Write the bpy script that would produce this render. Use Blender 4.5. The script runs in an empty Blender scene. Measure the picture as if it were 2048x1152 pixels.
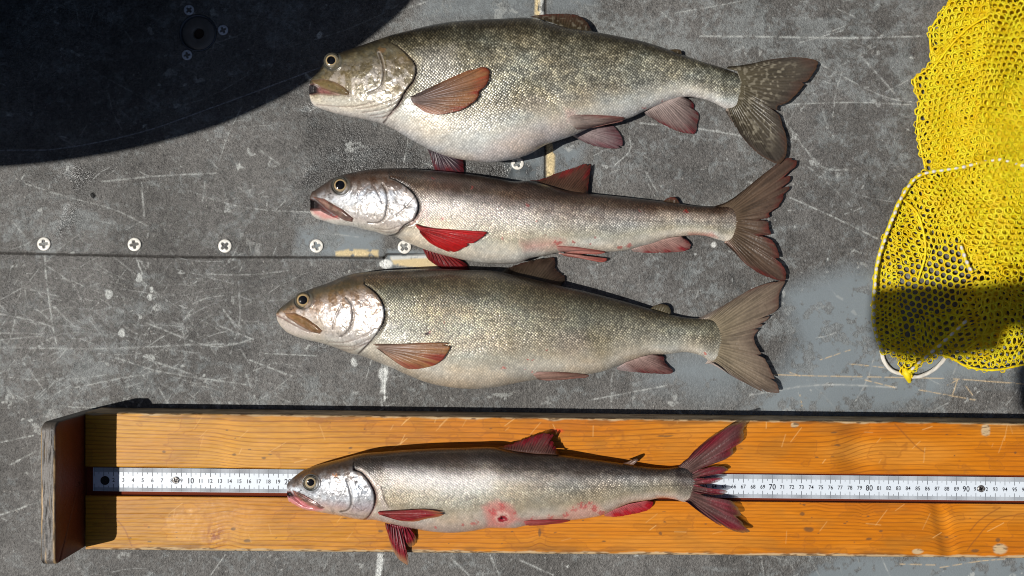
import bpy, math, random
import numpy as np
sc = bpy.context.scene
# ---------------------------------------------------------------- camera, sky, sun, exposure
HC = 0.85            # lens height above the deck, metres
FPX = 1577.0         # focal length in photo pixels (photo 2048 wide)
cam = bpy.data.objects.new('camera', bpy.data.cameras.new('camera'))
sc.collection.objects.link(cam); sc.camera = cam
cam.location = (0, 0, HC); cam.data.sensor_width = 36.0; cam.data.lens = 36.0*FPX/2048
cam.data.clip_start = 0.01; cam.data.clip_end = 60
SX, SY = 0.66, 0.155  # shadow shift per metre of height, to the right and up
w = bpy.data.worlds.new('World'); sc.world = w; w.use_nodes = True
nt = w.node_tree; bg = nt.nodes['Background']
sky = nt.nodes.new('ShaderNodeTexSky'); sky.sky_type = 'NISHITA'; sky.sun_disc = False
sky.sun_elevation = math.atan(1/math.hypot(SX, SY)); sky.sun_rotation = math.atan2(-SX, -SY)
nt.links.new(sky.outputs[0], bg.inputs[0]); bg.inputs[1].default_value = 0.05
sl = bpy.data.lights.new('sun', 'SUN'); sl.energy = 5.0; sl.angle = math.radians(0.6); sl.color = (1, .965, .91)
sun = bpy.data.objects.new('sun', sl); sc.collection.objects.link(sun)
from mathutils import Vector
sun.rotation_euler = Vector((SX, SY, -1)).to_track_quat('-Z', 'Y').to_euler()
sc.view_settings.view_transform = 'Standard'; sc.view_settings.look = 'None'
sc.view_settings.exposure = -0.27; sc.view_settings.gamma = 1; sc.view_settings.use_curve_mapping = False
sc.cycles.sample_clamp_indirect = 3.0; sc.cycles.filter_width = 1.05

# ---------------------------------------------------------------- helpers
rng = np.random.default_rng(7); random.seed(7)
def W(px, py, z):
    "photo point at a chosen height -> world"
    px, py, z = np.broadcast_arrays(np.asarray(px, float), np.asarray(py, float), np.asarray(z, float))
    k = (HC - z)/FPX
    return np.stack([(px-1024)*k, (576-py)*k, z], -1)
def S(*c):  # sRGB 0-255 -> linear
    c = np.array(c, float)/255
    return np.where(c <= .04045, c/12.92, ((c+.055)/1.055)**2.4)
_T = rng.random((256, 256))
def vn(x, y, sd=0):
    x = np.asarray(x, float)+sd*17.31; y = np.asarray(y, float)+sd*9.73
    xi = np.floor(x).astype(int); yi = np.floor(y).astype(int); fx = x-xi; fy = y-yi
    fx = fx*fx*(3-2*fx); fy = fy*fy*(3-2*fy)
    g = lambda a, b: _T[(a+sd*37) & 255, (b+sd*11) & 255]
    return (g(xi, yi)*(1-fx)+g(xi+1, yi)*fx)*(1-fy)+(g(xi, yi+1)*(1-fx)+g(xi+1, yi+1)*fx)*fy
def fbm(x, y, sd=0, o=4):
    r = 0; a = .5; t = 0
    for i in range(o):
        r = r+a*vn(x*2**i, y*2**i, sd+i); t += a; a *= .5
    return r/t
def ss(a, b, x):
    t = np.clip((x-a)/(b-a), 0, 1); return t*t*(3-2*t)
def mix(c, d, m):
    m = np.clip(np.asarray(m), 0, 1)[..., None]; return c*(1-m)+np.asarray(d)*m
def dseg(px, py, pts, closed=False):
    "distance to a polyline"
    pts = np.asarray(pts, float); d = np.full(np.shape(px), 1e9)
    n = len(pts)
    for i in range(n if closed else n-1):
        a = pts[i]; b = pts[(i+1) % n]; e = b-a; L = max(e@e, 1e-9)
        t = np.clip(((px-a[0])*e[0]+(py-a[1])*e[1])/L, 0, 1)
        d = np.minimum(d, np.hypot(px-a[0]-t*e[0], py-a[1]-t*e[1]))
    return d
def dloc(px, py, pts, R, closed=False):
    "same, evaluated only near the polyline"
    pts = np.asarray(pts, float); d = np.full(np.shape(px), 1e9)
    m = (px > pts[:, 0].min()-R) & (px < pts[:, 0].max()+R) & (py > pts[:, 1].min()-R) & (py < pts[:, 1].max()+R)
    if m.any(): d[m] = dseg(px[m], py[m], pts, closed)
    return d
def inside(px, py, pts):
    pts = np.asarray(pts, float); r = np.zeros(np.shape(px), bool); n = len(pts)
    for i in range(n):
        x1, y1 = pts[i]; x2, y2 = pts[(i+1) % n]
        if y1 == y2: continue
        c = ((y1 > py) != (y2 > py)) & (px < (x2-x1)*(py-y1)/(y2-y1)+x1)
        r ^= c
    return r
def area(px, py, pts, soft=4):
    "soft mask of a polygon"
    d = dloc(px, py, pts, soft*2+2, True); i = inside(px, py, pts)
    return np.where(i, .5+.5*np.clip(d/soft, 0, 1), .5-.5*np.clip(d/soft, 0, 1))
def blob(px, py, x, y, rx, ry=None, a=0):
    ry = ry or rx; c, s = math.cos(a), math.sin(a); X = (px-x)*c+(py-y)*s; Y = -(px-x)*s+(py-y)*c
    return np.exp(-(X/rx)**2-(Y/ry)**2)
def cr(ox, oy, k, pts): return [(ox+a/k, oy+b/k) for a, b in pts]
def smooth_line(pts, n=200):
    "Catmull-Rom through points, even spacing"
    p = np.array(pts, float); p = np.vstack([2*p[0]-p[1], p, 2*p[-1]-p[-2]]); out = []
    for i in range(1, len(p)-2):
        for t in np.linspace(0, 1, 16, endpoint=False):
            out.append(.5*((2*p[i])+(-p[i-1]+p[i+1])*t+(2*p[i-1]-5*p[i]+4*p[i+1]-p[i+2])*t*t+(-p[i-1]+3*p[i]-3*p[i+1]+p[i+2])*t**3))
    out.append(p[-2]); return resample(np.array(out), n)
def resample(p, n, t=None):
    p = np.asarray(p, float); d = np.r_[0, np.cumsum(np.linalg.norm(np.diff(p, axis=0), axis=1))]
    t = np.linspace(0, 1, n) if t is None else t
    return np.stack([np.interp(t*d[-1], d, p[:, k]) for k in range(p.shape[1])], -1)
C = sc.collection
def tag(o, label, cat, group=None, kind=None):
    if label: o['label'] = label
    if cat: o['category'] = cat
    if group: o['group'] = group
    if kind: o['kind'] = kind
    return o
def thing(name, loc, label, cat, group=None):
    o = bpy.data.objects.new(name, None); o.location = loc; o.empty_display_size = .02
    C.objects.link(o); return tag(o, label, cat, group)
def wloc(o):
    v = Vector((0, 0, 0))
    while o: v += o.location; o = o.parent
    return np.array(v)
def mesh(name, V, F, mat, parent=None, col=None, msk=None, uv=None, smooth=True, loc=None):
    """V world coordinates, F (n,4) or (n,3) ints or list of lists"""
    V = np.asarray(V, float).reshape(-1, 3)
    if loc is None: loc = np.zeros(3) if parent is None else wloc(parent)
    me = bpy.data.meshes.new(name)
    if isinstance(F, np.ndarray):
        k = F.shape[1]; me.vertices.add(len(V)); me.vertices.foreach_set('co', (V-loc).ravel())
        me.loops.add(F.size); me.loops.foreach_set('vertex_index', F.ravel().astype(np.int32))
        me.polygons.add(len(F)); me.polygons.foreach_set('loop_start', (np.arange(len(F))*k).astype(np.int32))
        me.update(calc_edges=True)
    else:
        me.from_pydata([tuple(v) for v in (V-loc)], [], F)
    for nm, a in (('Col', col), ('Msk', msk)):
        if a is None: continue
        a = np.asarray(a, float).reshape(-1, a.shape[-1]); A = np.ones((len(V), 4), np.float32); A[:, :3] = np.clip(a[:, :3], 0, 1)
        at = me.color_attributes.new(nm, 'FLOAT_COLOR', 'POINT'); at.data.foreach_set('color', A.ravel())
    if uv is not None:
        uv = np.asarray(uv, float).reshape(-1, 2); u = me.uv_layers.new(name='UVMap')
        li = np.zeros(len(me.loops), np.int32); me.loops.foreach_get('vertex_index', li)
        u.data.foreach_set('uv', uv[li].astype(np.float32).ravel())
    me.polygons.foreach_set('use_smooth', [smooth]*len(me.polygons))
    me.materials.append(mat); me.update(); me.validate()
    o = bpy.data.objects.new(name, me); C.objects.link(o)
    if parent is not None: o.parent = parent
    elif np.any(loc): o.location = loc
    return o
def gridF(n, m, cu=False, cv=False):
    i = np.arange(n if cu else n-1)[:, None]; j = np.arange(m if cv else m-1)[None]
    i2 = (i+1) % n; j2 = (j+1) % m
    return np.stack([i*m+j, i*m+j2+0*i, i2*m+j2, i2*m+j], -1).reshape(-1, 4)
def tube(P, r, k=8, caps=True):
    "P (n,3) path, r radius or array -> V,F"
    P = np.asarray(P, float); n = len(P); T = np.gradient(P, axis=0); T /= np.linalg.norm(T, axis=1)[:, None]+1e-12
    up = np.array([0, 0, 1.]); A = np.cross(T, up); A /= np.linalg.norm(A, axis=1)[:, None]+1e-9; B = np.cross(A, T)
    r = np.broadcast_to(r, n)[:, None, None]; a = np.linspace(0, 2*np.pi, k, endpoint=False)[None, :, None]
    V = P[:, None]+r*(np.cos(a)*A[:, None]+np.sin(a)*B[:, None])
    return V.reshape(-1, 3), gridF(n, k, cv=True)
def join(parts):
    Vs, Fs, o = [], [], 0
    for V, F in parts: Vs.append(V); Fs.append(F+o); o += len(V)
    return np.concatenate(Vs), np.concatenate(Fs)
def prism(poly, z0, z1):
    "poly world xy list -> closed prism as pydata"
    n = len(poly); V = [(x, y, z0) for x, y in poly]+[(x, y, z1) for x, y in poly]
    F = [list(range(n))[::-1], list(range(n, 2*n))]+[[i, (i+1) % n, n+(i+1) % n, n+i] for i in range(n)]
    return np.array(V), F

def material(name, base=None, rough=.5, metal=0., attr=False, build=None, spec=None, coat=0):
    m = bpy.data.materials.new(name); m.use_nodes = True; N = m.node_tree.nodes; L = m.node_tree.links
    b = N['Principled BSDF']; b.inputs['Roughness'].default_value = rough; b.inputs['Metallic'].default_value = metal
    if spec is not None: b.inputs['Specular IOR Level'].default_value = spec
    if coat: b.inputs['Coat Weight'].default_value = coat; b.inputs['Coat Roughness'].default_value = .08
    if base is not None: b.inputs['Base Color'].default_value = (*[float(c) for c in base[:3]], 1)
    c = None
    if attr:
        a = N.new('ShaderNodeVertexColor'); a.layer_name = 'Col'; c = a.outputs[0]; L.new(c, b.inputs['Base Color'])
    if build: build(m, N, L, b, c)
    return m
def nd(N, t, **kw):
    n = N.new('ShaderNode'+t)
    for k, v in kw.items():
        if k in n.inputs: n.inputs[k].default_value = v
        else: setattr(n, k, v)
    return n
def mth(N, L, op, a, b=None, c=None, clamp=False):
    n = N.new('ShaderNodeMath'); n.operation = op; n.use_clamp = clamp
    for i, v in enumerate((a, b, c)):
        if v is None: continue
        if isinstance(v, (int, float)): n.inputs[i].default_value = v
        else: L.new(v, n.inputs[i])
    return n.outputs[0]
def mulcol(N, L, c, f):
    n = N.new('ShaderNodeVectorMath'); n.operation = 'SCALE'; L.new(c, n.inputs[0]); L.new(f, n.inputs['Scale']); return n.outputs[0]
def noise_bump(scale, strength, dist, colvar=0, detail=3):
    def f(m, N, L, b, c):
        t = nd(N, 'TexCoord'); n = nd(N, 'TexNoise', Scale=scale, Detail=detail); L.new(t.outputs['Object'], n.inputs['Vector'])
        bu = nd(N, 'Bump', Strength=strength, Distance=dist); L.new(n.outputs['Fac'], bu.inputs['Height']); L.new(bu.outputs[0], b.inputs['Normal'])
        if colvar:
            k = mth(N, L, 'MULTIPLY_ADD', n.outputs['Fac'], 2*colvar, 1-colvar)
            if c is None:
                rgb = nd(N, 'RGB'); rgb.outputs[0].default_value = b.inputs['Base Color'].default_value; c = rgb.outputs[0]
            L.new(mulcol(N, L, c, k), b.inputs['Base Color'])
    return f

# ---------------------------------------------------------------- deck
def build_deck():
    xs = np.r_[np.linspace(-2600, -30, 24)[:-1], np.linspace(-30, 2078, 1420), np.linspace(2078, 4700, 24)[1:]]
    ys = np.r_[np.linspace(-2400, -30, 22)[:-1], np.linspace(-30, 1182, 816), np.linspace(1182, 3600, 22)[1:]]
    X, Y = np.meshgrid(xs, ys, indexing='ij'); sh = X.shape
    n1 = fbm(X/160, Y/160, 1, 5); n2 = fbm(X/38, Y/38, 5, 4); n3 = fbm(X/9, Y/9, 9, 3); g = rng.random(sh)
    base = mix(np.broadcast_to(S(90, 88, 85), sh+(3,)), S(104, 102, 99), ss(.35, .65, n1))
    pale = S(146, 152, 152)
    # worn pale film, denser in some zones
    zone = .55*blob(X, Y, 950, 20, 160, 60)+.45*blob(X, Y, 1450, 60, 500, 130)+.35*blob(X, Y, 1700, 170, 160, 120)+.5*blob(X, Y, 120, 740, 170, 90)+.35*blob(X, Y, 400, 780, 220, 60) \
        + .7*blob(X, Y, 700, 480, 90, 40)+.55*blob(X, Y, 170, 440, 80, 25, -.1)+.35*blob(X, Y, 1450, 620, 250, 200)+.3*blob(X, Y, 60, 440, 120, 90)
    n4 = fbm(X/4.5, Y/4.5, 15, 2); wisp = fbm(X/60+2*n2, Y/18+2*n1, 19, 4)
    m = ss(.60, .80, n2*.42+n3*.28+n4*.22+wisp*.22+zone*.24); m = np.maximum(m, .5*ss(.56, .7, wisp*.5+n3*.3+n4*.25+zone*.1))
    base = mix(base, pale, m*.42); base = base*(1-.30*ss(.5, .72, fbm(X/26, Y/26, 23, 4))*ss(.3, .6, n4))[..., None]
    # bare blue-grey metal patches where the grit is gone
    metal = np.maximum.reduce([area(X, Y, [(1570, 585), (1640, 560), (1700, 540), (1780, 560), (2100, 700), (2100, 760), (1900, 752), (1870, 800), (1700, 830), (1490, 830), (1560, 760), (1600, 680)], 30),
        area(X, Y, [(1690, 1110), (2100, 1105), (2100, 1200), (1560, 1200), (1620, 1140)], 25), area(X, Y, [(1350, 700), (1480, 690), (1520, 770), (1420, 800), (1300, 760)], 40)*.7,
        area(X, Y, [(600, 462), (660, 450), (760, 470), (762, 512), (590, 510)], 12)*.8, area(X, Y, [(775, 500), (905, 505), (905, 545), (775, 545)], 5),
        area(X, Y, [(1095, -30), (1200, -30), (1190, 20), (1095, 35)], 14)*.5, area(X, Y, [(1010, 300), (1085, 285), (1085, 360), (1015, 360)], 12)*.8, area(X, Y, [(1108, 290), (1170, 290), (1150, 350), (1108, 360)], 14)*.7,
        area(X, Y, [(860, -30), (1070, -30), (1070, 40), (830, 45)], 18)*.45])
    metal = np.clip(metal*(1.25-.9*ss(.5, .62, n2*.6+n3*.4)), 0, 1)
    base = mix(base, mix(np.broadcast_to(S(116, 124, 128), sh+(3,)), S(130, 139, 143), n1), metal*.92)
    # wet, darker grit round the fish heads
    wet = np.maximum.reduce([area(X, Y, [(606, 225), (640, 235), (700, 250), (800, 272), (860, 320), (1070, 330), (1070, 372), (900, 350), (700, 352), (660, 370), (640, 400), (612, 420), (592, 400), (596, 370), (620, 340), (608, 300)], 12),
        area(X, Y, [(150, 330), (235, 325), (230, 345), (190, 375), (160, 420), (150, 458), (115, 480), (120, 450), (150, 410), (140, 370)], 10)*.8,
        area(X, Y, [(600, 535), (650, 530), (700, 545), (640, 580), (600, 580)], 10)*.55, area(X, Y, [(600, 672), (650, 690), (720, 700), (640, 702)], 6)*.7,
        .6*blob(X, Y, 15, 585, 22, 55), .5*blob(X, Y, 90, 355, 60, 14)])
    wet = wet*(.55+.45*ss(.35, .6, n2))
    glint = np.maximum.reduce([blob(X, Y, 607, 400, 20, 40), blob(X, Y, 612, 300, 12, 70), .9*blob(X, Y, 622, 215, 24, 12), .9*blob(X, Y, 900, 338, 190, 14), blob(X, Y, 175, 345, 50, 24), blob(X, Y, 135, 425, 16, 50, .35), .9*blob(X, Y, 660, 548, 20, 14), .8*blob(X, Y, 615, 565, 20, 14),
        .8*blob(X, Y, 640, 688, 40, 7), .8*blob(X, Y, 10, 590, 14, 40), .5*blob(X, Y, 730, 300, 70, 40)])
    glint = glint*ss(.42, .62, n2); base = base*(1-.60*wet)[..., None]
    # scratches
    scr = np.zeros(sh); cx = np.zeros(sh)
    named = [((0, 666), (90, 668)), ((205, 363), (320, 352), (440, 346)), ((283, 365), (289, 440)), ((410, 363), (405, 405)), ((375, 380), (450, 406), (530, 420), (620, 425), (650, 440)), ((52, 368), (150, 398), (230, 420), (300, 455)),
        ((89, 510), (93, 560), (105, 650), (114, 692)), ((225, 512), (270, 548), (305, 580), (370, 625)), ((272, 515), (285, 550)), ((290, 645), (410, 690), (470, 688), (510, 675)), ((0, 695), (200, 697), (380, 690), (480, 688)),
        ((300, 720), (380, 748), (440, 775)), ((480, 600), (478, 650), (460, 710)), ((440, 652), (510, 680)), ((530, 707), (640, 712)), ((0, 628), (60, 640), (110, 655)), ((0, 680), (80, 672)), ((0, 600), (45, 575)), ((500, 720), (590, 755)), ((150, 775), (280, 750), (280, 760)), ((230, 715), (330, 745), (500, 770)),
        ((1400, 72), (1560, 74), (1700, 76), (1860, 72)), ((1500, 212), (1700, 205), (1830, 210)), ((1280, 246), (1400, 258), (1500, 275)), ((1720, 110), (1770, 165), (1800, 200)), ((1560, 230), (1640, 330), (1700, 340)), ((1580, 395), (1680, 440), (1760, 480)), ((1625, 120), (1760, 190), (1830, 205)),
        ((1230, 330), (1260, 300), (1258, 270)), ((1500, 790), (1640, 770), (1800, 775)), ((900, 1115), (940, 1152)), ((980, 1110), (1000, 1152)), ((1040, 1120), (1110, 1152)), ((0, 1030), (60, 1010)), ((0, 885), (70, 870)), ((450, 1110), (420, 1152)), ((20, 930), (75, 900)), ((520, 300), (560, 330)), ((1180, 800), (1340, 770)), ((1600, 85), (1690, 60))]
    for p in named:
        q = smooth_line(p, 40) if len(p) > 2 else resample(p, 20); d = dloc(X, Y, q[::2], 8); wd = random.uniform(1.0, 2.0)
        scr = np.maximum(scr, np.exp(-(d/wd)**2)*(.35+.65*ss(.35, .55, n3))*random.uniform(.6, 1))
    r = random.Random(3)
    for i in range(760):
        x = r.uniform(-30, 2080); y = r.uniform(-30, 1180)
        if i % 3 == 0: x = r.uniform(-20, 560); y = r.uniform(520, 830)
        a = r.gauss(0, .8) if r.random() < .7 else r.uniform(0, 3.1); Ln = r.expovariate(1/45)+8
        k = r.uniform(-.25, .25); q = [(x+t*Ln*math.cos(a+k*t), y+t*Ln*math.sin(a+k*t)) for t in (0, .33, .66, 1)]
        d = dloc(X, Y, q, 5); scr = np.maximum(scr, np.exp(-(d/r.uniform(.6, 1.3))**2)*r.uniform(.2, .75)*(.3+.7*ss(.4, .55, n3)))
    for i in range(420):   # small chips
        x = r.uniform(-20, 2070); y = r.uniform(0, 1170); s = r.expovariate(1/2.2)+1.2
        lm = (np.abs(xs-x) < 26); ln_ = (np.abs(ys-y) < 26); ix = np.ix_(lm, ln_)
        b = blob(X[ix]+5*(n3[ix]-.5)*s, Y[ix]+8*(n2[ix]-.5)*s, x, y, s*r.uniform(.8, 2), s, r.uniform(0, 3))
        scr[ix] = np.maximum(scr[ix], ss(.3, .7, b)*r.uniform(.3, .85))
    base = mix(base, S(176, 178, 174), scr*.9)
    # ochre hairline scratches on the bare metal
    och = np.zeros(sh)
    for p in [((1500, 748), (1640, 752), (1900, 757), (2048, 768)), ((1700, 728), (1770, 735)), ((1895, 770), (1915, 760), (1905, 790)), ((1580, 745), (1600, 752)), ((1840, 780), (1950, 800)), ((1880, 1135), (1960, 1122), (2010, 1118)), ((1800, 1128), (1870, 1130)), ((1600, 790), (1604, 812)), ((1730, 760), (1790, 775)), ((1930, 770), (1945, 790)), ((1640, 720), (1700, 700))]:
        d = dloc(X, Y, p, 5); och = np.maximum(och, np.exp(-(d/1.0)**2)*.8*ss(.3, .5, n3))
    base = mix(base, S(205, 180, 140), och)
    # seams (real grooves) and old adhesive
    seam = np.full(sh, 1e9); Z = np.zeros(sh)
    s1 = [(-2600, 500), (0, 506), (190, 510), (380, 514), (768, 515)]
    for p, wd in ((s1, 2.3), ([(768, 515), (775, 508), (900, 509)], 2.0), ([(768, 515), (768, 1152), (762, 3600)], 1.3), ([(1091, -2400), (1091, 509)], 2.3), ([(900, 509), (1091, 509)], 2)):
        d = dseg(X, Y, p); e = np.exp(-(d/wd)**4)*(1 if wd > 1.5 else .6); base = mix(base, S(38, 34, 30), e*.92); Z -= .0016*e; seam = np.minimum(seam, d)
    tan = S(206, 186, 142); wh = S(200, 202, 198)
    for poly, c, hi in (([(1074, -10), (1087, -10), (1086, 32), (1073, 32)], wh, .5), ([(1072, -10), (1079, -10), (1079, 34), (1070, 34)], tan, .4), ([(1094, 290), (1109, 285), (1108, 352), (1094, 352)], tan, .42), ([(672, 504), (700, 499), (756, 501), (756, 512), (668, 511)], tan, .40), ([(782, 516), (905, 510), (900, 532), (845, 538), (788, 528)], tan, .36),
                        ([(782, 513), (855, 510), (856, 515), (784, 519)], wh, .3), ([(760, 738), (775, 736), (777, 752), (771, 765), (770, 788), (762, 785), (765, 764), (758, 752)], wh, .38), ([(764, 790), (774, 788), (775, 812), (764, 812)], wh, .5), ([(756, 1108), (768, 1108), (764, 1152), (752, 1152)], wh, .5)):
        a = area(X, Y, poly, 3); k = a*ss(hi-.06, hi+.1, fbm(X/6, Y/14, 31, 3)*.6+n3*.4*1.0+.1*(a > .9)); base = mix(base, c, np.clip(k*1.4, 0, 1)); Z += .0003*k
    b = ss(.25, .5, blob(X+3*(n3-.5), Y, 772, 528, 13, 9)); base = mix(base, S(222, 224, 220), b); Z += .0004*b
    b = ss(.3, .6, blob(X+10*(n3-.5), Y+6*(n2-.5), 1428, 489, 8, 7)); base = mix(base, S(205, 205, 200), b)
    for (x, y, s_) in ((299, 595, 4), (303, 580, 3), (279, 557, 5), (217, 589, 5), (244, 665, 5), (708, 725, 5), (640, 70, 4)):
        b = ss(.25, .5, blob(X+8*(n3-.5), Y+8*(n2-.5), x, y, s_*1.4, s_*1.8)); base = mix(base, S(190, 192, 188), b*.85)
    b = ss(.3, .5, blob(X, Y, 186, 391, 4, 6, -.3)); base = mix(base, S(14, 13, 13), b); Z += .002*b
    # faint curved scuff in the shade, socket seat
    d = dloc(X, Y, smooth_line([(0, 301), (120, 297), (280, 265), (430, 213), (560, 165), (640, 135)], 40), 5); base = mix(base, S(190, 195, 205), np.exp(-(d/.8)**2)*.6)
    d = np.hypot(X-396, Y-66); Z -= .004*ss(37, 34, d); base = mix(base, S(24, 24, 26), ss(38, 35, d))
    grit = (1-metal)*(1-.3*m)
    gr2 = vn(X/3.1, Y/3.1, 27); base = base*(1+(g-.5)*.62*grit+(gr2-.5)*.55*grit+(rng.random(sh)-.5)*.08+(n3-.5)*.22*grit)[..., None]; base = mix(base, S(190, 186, 178), ss(.93, .985, vn(X/2.6, Y/2.6, 33))*.5*grit)
    Z += ((g-.5)*.0003+(gr2-.5)*.0004)*grit
    far = ss(0, 14, np.maximum.reduce([-X-16, X-2064, -Y-16, Y-1168])); base = mix(base, S(101, 97, 91), far)
    outer = (X < -30) | (X > 2078) | (Y < -30) | (Y > 1182)
    V = W(X, Y, 0.0); V[..., 2] += np.where(outer, 0, Z)
    msk = np.stack([np.clip(wet+glint, 0, 1), metal, glint], -1)
    def nodes(m_, N, L, b_, c):
        a = nd(N, 'VertexColor', layer_name='Msk'); s = nd(N, 'SeparateColor'); L.new(a.outputs[0], s.inputs[0])
        t = nd(N, 'TexCoord'); n = nd(N, 'TexNoise', Scale=900., Detail=2.0); L.new(t.outputs['Object'], n.inputs['Vector'])
        v = nd(N, 'TexVoronoi', Scale=620.); L.new(t.outputs['Object'], v.inputs['Vector'])
        inv = mth(N, L, 'MULTIPLY_ADD', s.outputs[1], -.85, 1.0)
        h = mth(N, L, 'ADD', n.outputs['Fac'], mth(N, L, 'MULTIPLY', v.outputs['Distance'], -.8))
        bu = nd(N, 'Bump', Distance=.0011); L.new(mth(N, L, 'MULTIPLY', inv, .62), bu.inputs['Strength']); L.new(h, bu.inputs['Height']); L.new(bu.outputs[0], b_.inputs['Normal'])
        k = mth(N, L, 'MULTIPLY_ADD', n.outputs['Fac'], .8, .62); k2 = mth(N, L, 'ADD', mth(N, L, 'MULTIPLY', mth(N, L, 'SUBTRACT', k, 1.0), inv), 1.0)
        L.new(mulcol(N, L, c, k2), b_.inputs['Base Color'])
        ro = mth(N, L, 'MULTIPLY_ADD', s.outputs[0], -.32, .62); ro = mth(N, L, 'MULTIPLY_ADD', s.outputs[2], -.10, ro, clamp=True); L.new(ro, b_.inputs['Roughness'])
        L.new(mth(N, L, 'MULTIPLY_ADD', s.outputs[2], .25, .4), b_.inputs['Specular IOR Level'])
    mat = material('grit_deck_paint', attr=True, rough=.6, build=nodes)
    o = mesh('deck', V, gridF(*sh)[:, ::-1], mat, col=base, msk=msk); o['kind'] = 'structure'
    o['label'] = 'scratched grey non-slip deck with worn blue-grey patches and panel seams'
build_deck()

# ---------------------------------------------------------------- screws
def screw_mesh(name, R, mat, depth=.0012, rise=.0006, parent=None, rot=0.):
    nr, na = 16, 48; r = np.linspace(0, 1, nr)[:, None]; a = np.linspace(0, 2*np.pi, na, endpoint=False)[None]
    x = r*np.cos(a); y = r*np.sin(a); c, s = math.cos(rot), math.sin(rot); u = x*c+y*s; v = -x*s+y*c
    arm = np.minimum(np.maximum(np.abs(u)/.64, np.abs(v)/(.25-.12*np.abs(u))), np.maximum(np.abs(v)/.64, np.abs(u)/(.25-.12*np.abs(v))))
    cut = 1-ss(.8, 1.15, arm); core = ss(.40, .22, np.hypot(u, v))
    z = rise*(1-r**4*.6)-depth*np.maximum(cut, core*.9*cut)+0*a
    z = np.vstack([z, np.full((1, na), -.0008)]); r2 = np.vstack([r, [[1.0]]])
    V = np.stack([R*r2*np.cos(a), R*r2*np.sin(a), z], -1)
    col = mix(np.broadcast_to(mat['c'], (nr+1, na, 3)), (.012, .011, .011), np.vstack([cut, np.zeros((1, na))])*.96)
    nz = vn(V[..., 0]*1500, V[..., 1]*1500, 4); col = mix(col, np.array(mat['c'])*.55, ss(.66, .8, nz)*.45)
    col = mix(col, np.array(mat['c'])*.35, ss(.9, .99, r2+0*a)*.7)
    return V, gridF(nr+1, na, cv=True), col
white_paint = material('chipped_white_screw_paint', attr=True, rough=.35, build=noise_bump(900, .3, .0004)); white_paint['c'] = S(236, 232, 222).tolist()
steel = material('dull_steel', attr=True, rough=.32, metal=.75, build=noise_bump(1200, .25, .0003)); steel['c'] = S(165, 160, 155).tolist()
zinc = material('grey_zinc', attr=True, rough=.45, metal=.2, build=noise_bump(900, .3, .0004)); zinc['c'] = S(215, 220, 230).tolist()
def screw(px, py, R, mat, label, rot, group, z=0., parent=None):
    V, F, col = screw_mesh('deck_screw', R, mat, rot=rot, depth=R*.22, rise=R*.12)
    p = W(px, py, z); o = mesh('deck_screw' if parent is None else 'fixing_screw', V+p, F[:, ::-1], mat, parent, col=col, loc=p if parent is None else None)
    if parent is None: tag(o, label, 'screw', group)
    return o
G1 = 'cross-head screws along the deck seams'
for px, py, rt, lb in ((88, 488, .1, 'white cross-head screw above the seam, farthest left of its row'), (269, 489, .2, 'white cross-head screw with chipped left rim, second from the left above the seam'), (450, 492, .75, 'white cross-head screw above the seam, third from the left, cross turned diagonally'),
                       (633, 492, .3, 'white cross-head screw beside the pale paint smear, between the two left fish heads'), (809, 494, .9, 'white cross-head screw under the throat of the slim red-finned fish on deck'), (1035, 327, .6, 'white cross-head screw just under the belly of the biggest fish')):
    screw(px, py, .0073 if px < 1000 else .0068, white_paint, lb, rt, G1, z=.0004)
G2 = 'three screws round the deck socket'
for px, py, rt, lb in ((378, 20, .8, 'shaded grey screw above the round deck socket'), (446, 60, .5, 'shaded grey screw to the right of the round deck socket'), (374, 110, .2, 'shaded grey screw below the round deck socket')):
    screw(px, py, .0056, zinc, lb, rt, G2, z=.0004)
# deck socket
def lathe(prof, c, na=64):
    a = np.linspace(0, 2*np.pi, na, endpoint=False)[None]; r = np.array([p[0] for p in prof])[:, None]; z = np.array([p[1] for p in prof])[:, None]
    V = np.stack([c[0]+r*np.cos(a), c[1]+r*np.sin(a), c[2]+z+0*a], -1); return V.reshape(-1, 3), gridF(len(prof), na, cv=True)[:, ::-1]
c = W(396, 66, 0.); so = thing('deck_socket', c, 'round metal socket with a central hole sunk in the shaded deck', 'socket')
V, F = lathe([(.0195, -.002), (.0200, .0007), (.0188, .0009), (.0182, .0002), (.0180, -.003)], c); mesh('rim', V, F, material('socket_rim', S(95, 100, 108), .3, .6), so)
V, F = lathe([(.0178, -.0022), (.0165, -.0016), (.0125, -.0012), (.0065, -.0010), (.0060, -.0012), (.0055, -.006)], c)
mesh('cap', V, F, material('socket_cap', S(120, 116, 112), .35, .3, build=noise_bump(150, .3, .0005, .3)), so)
V, F = lathe([(.0054, -.0035), (.003, -.0038), (.0001, -.0038)], c); mesh('hole', V, F, material('rusty_hole', S(45, 28, 18), .8), so)
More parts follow.
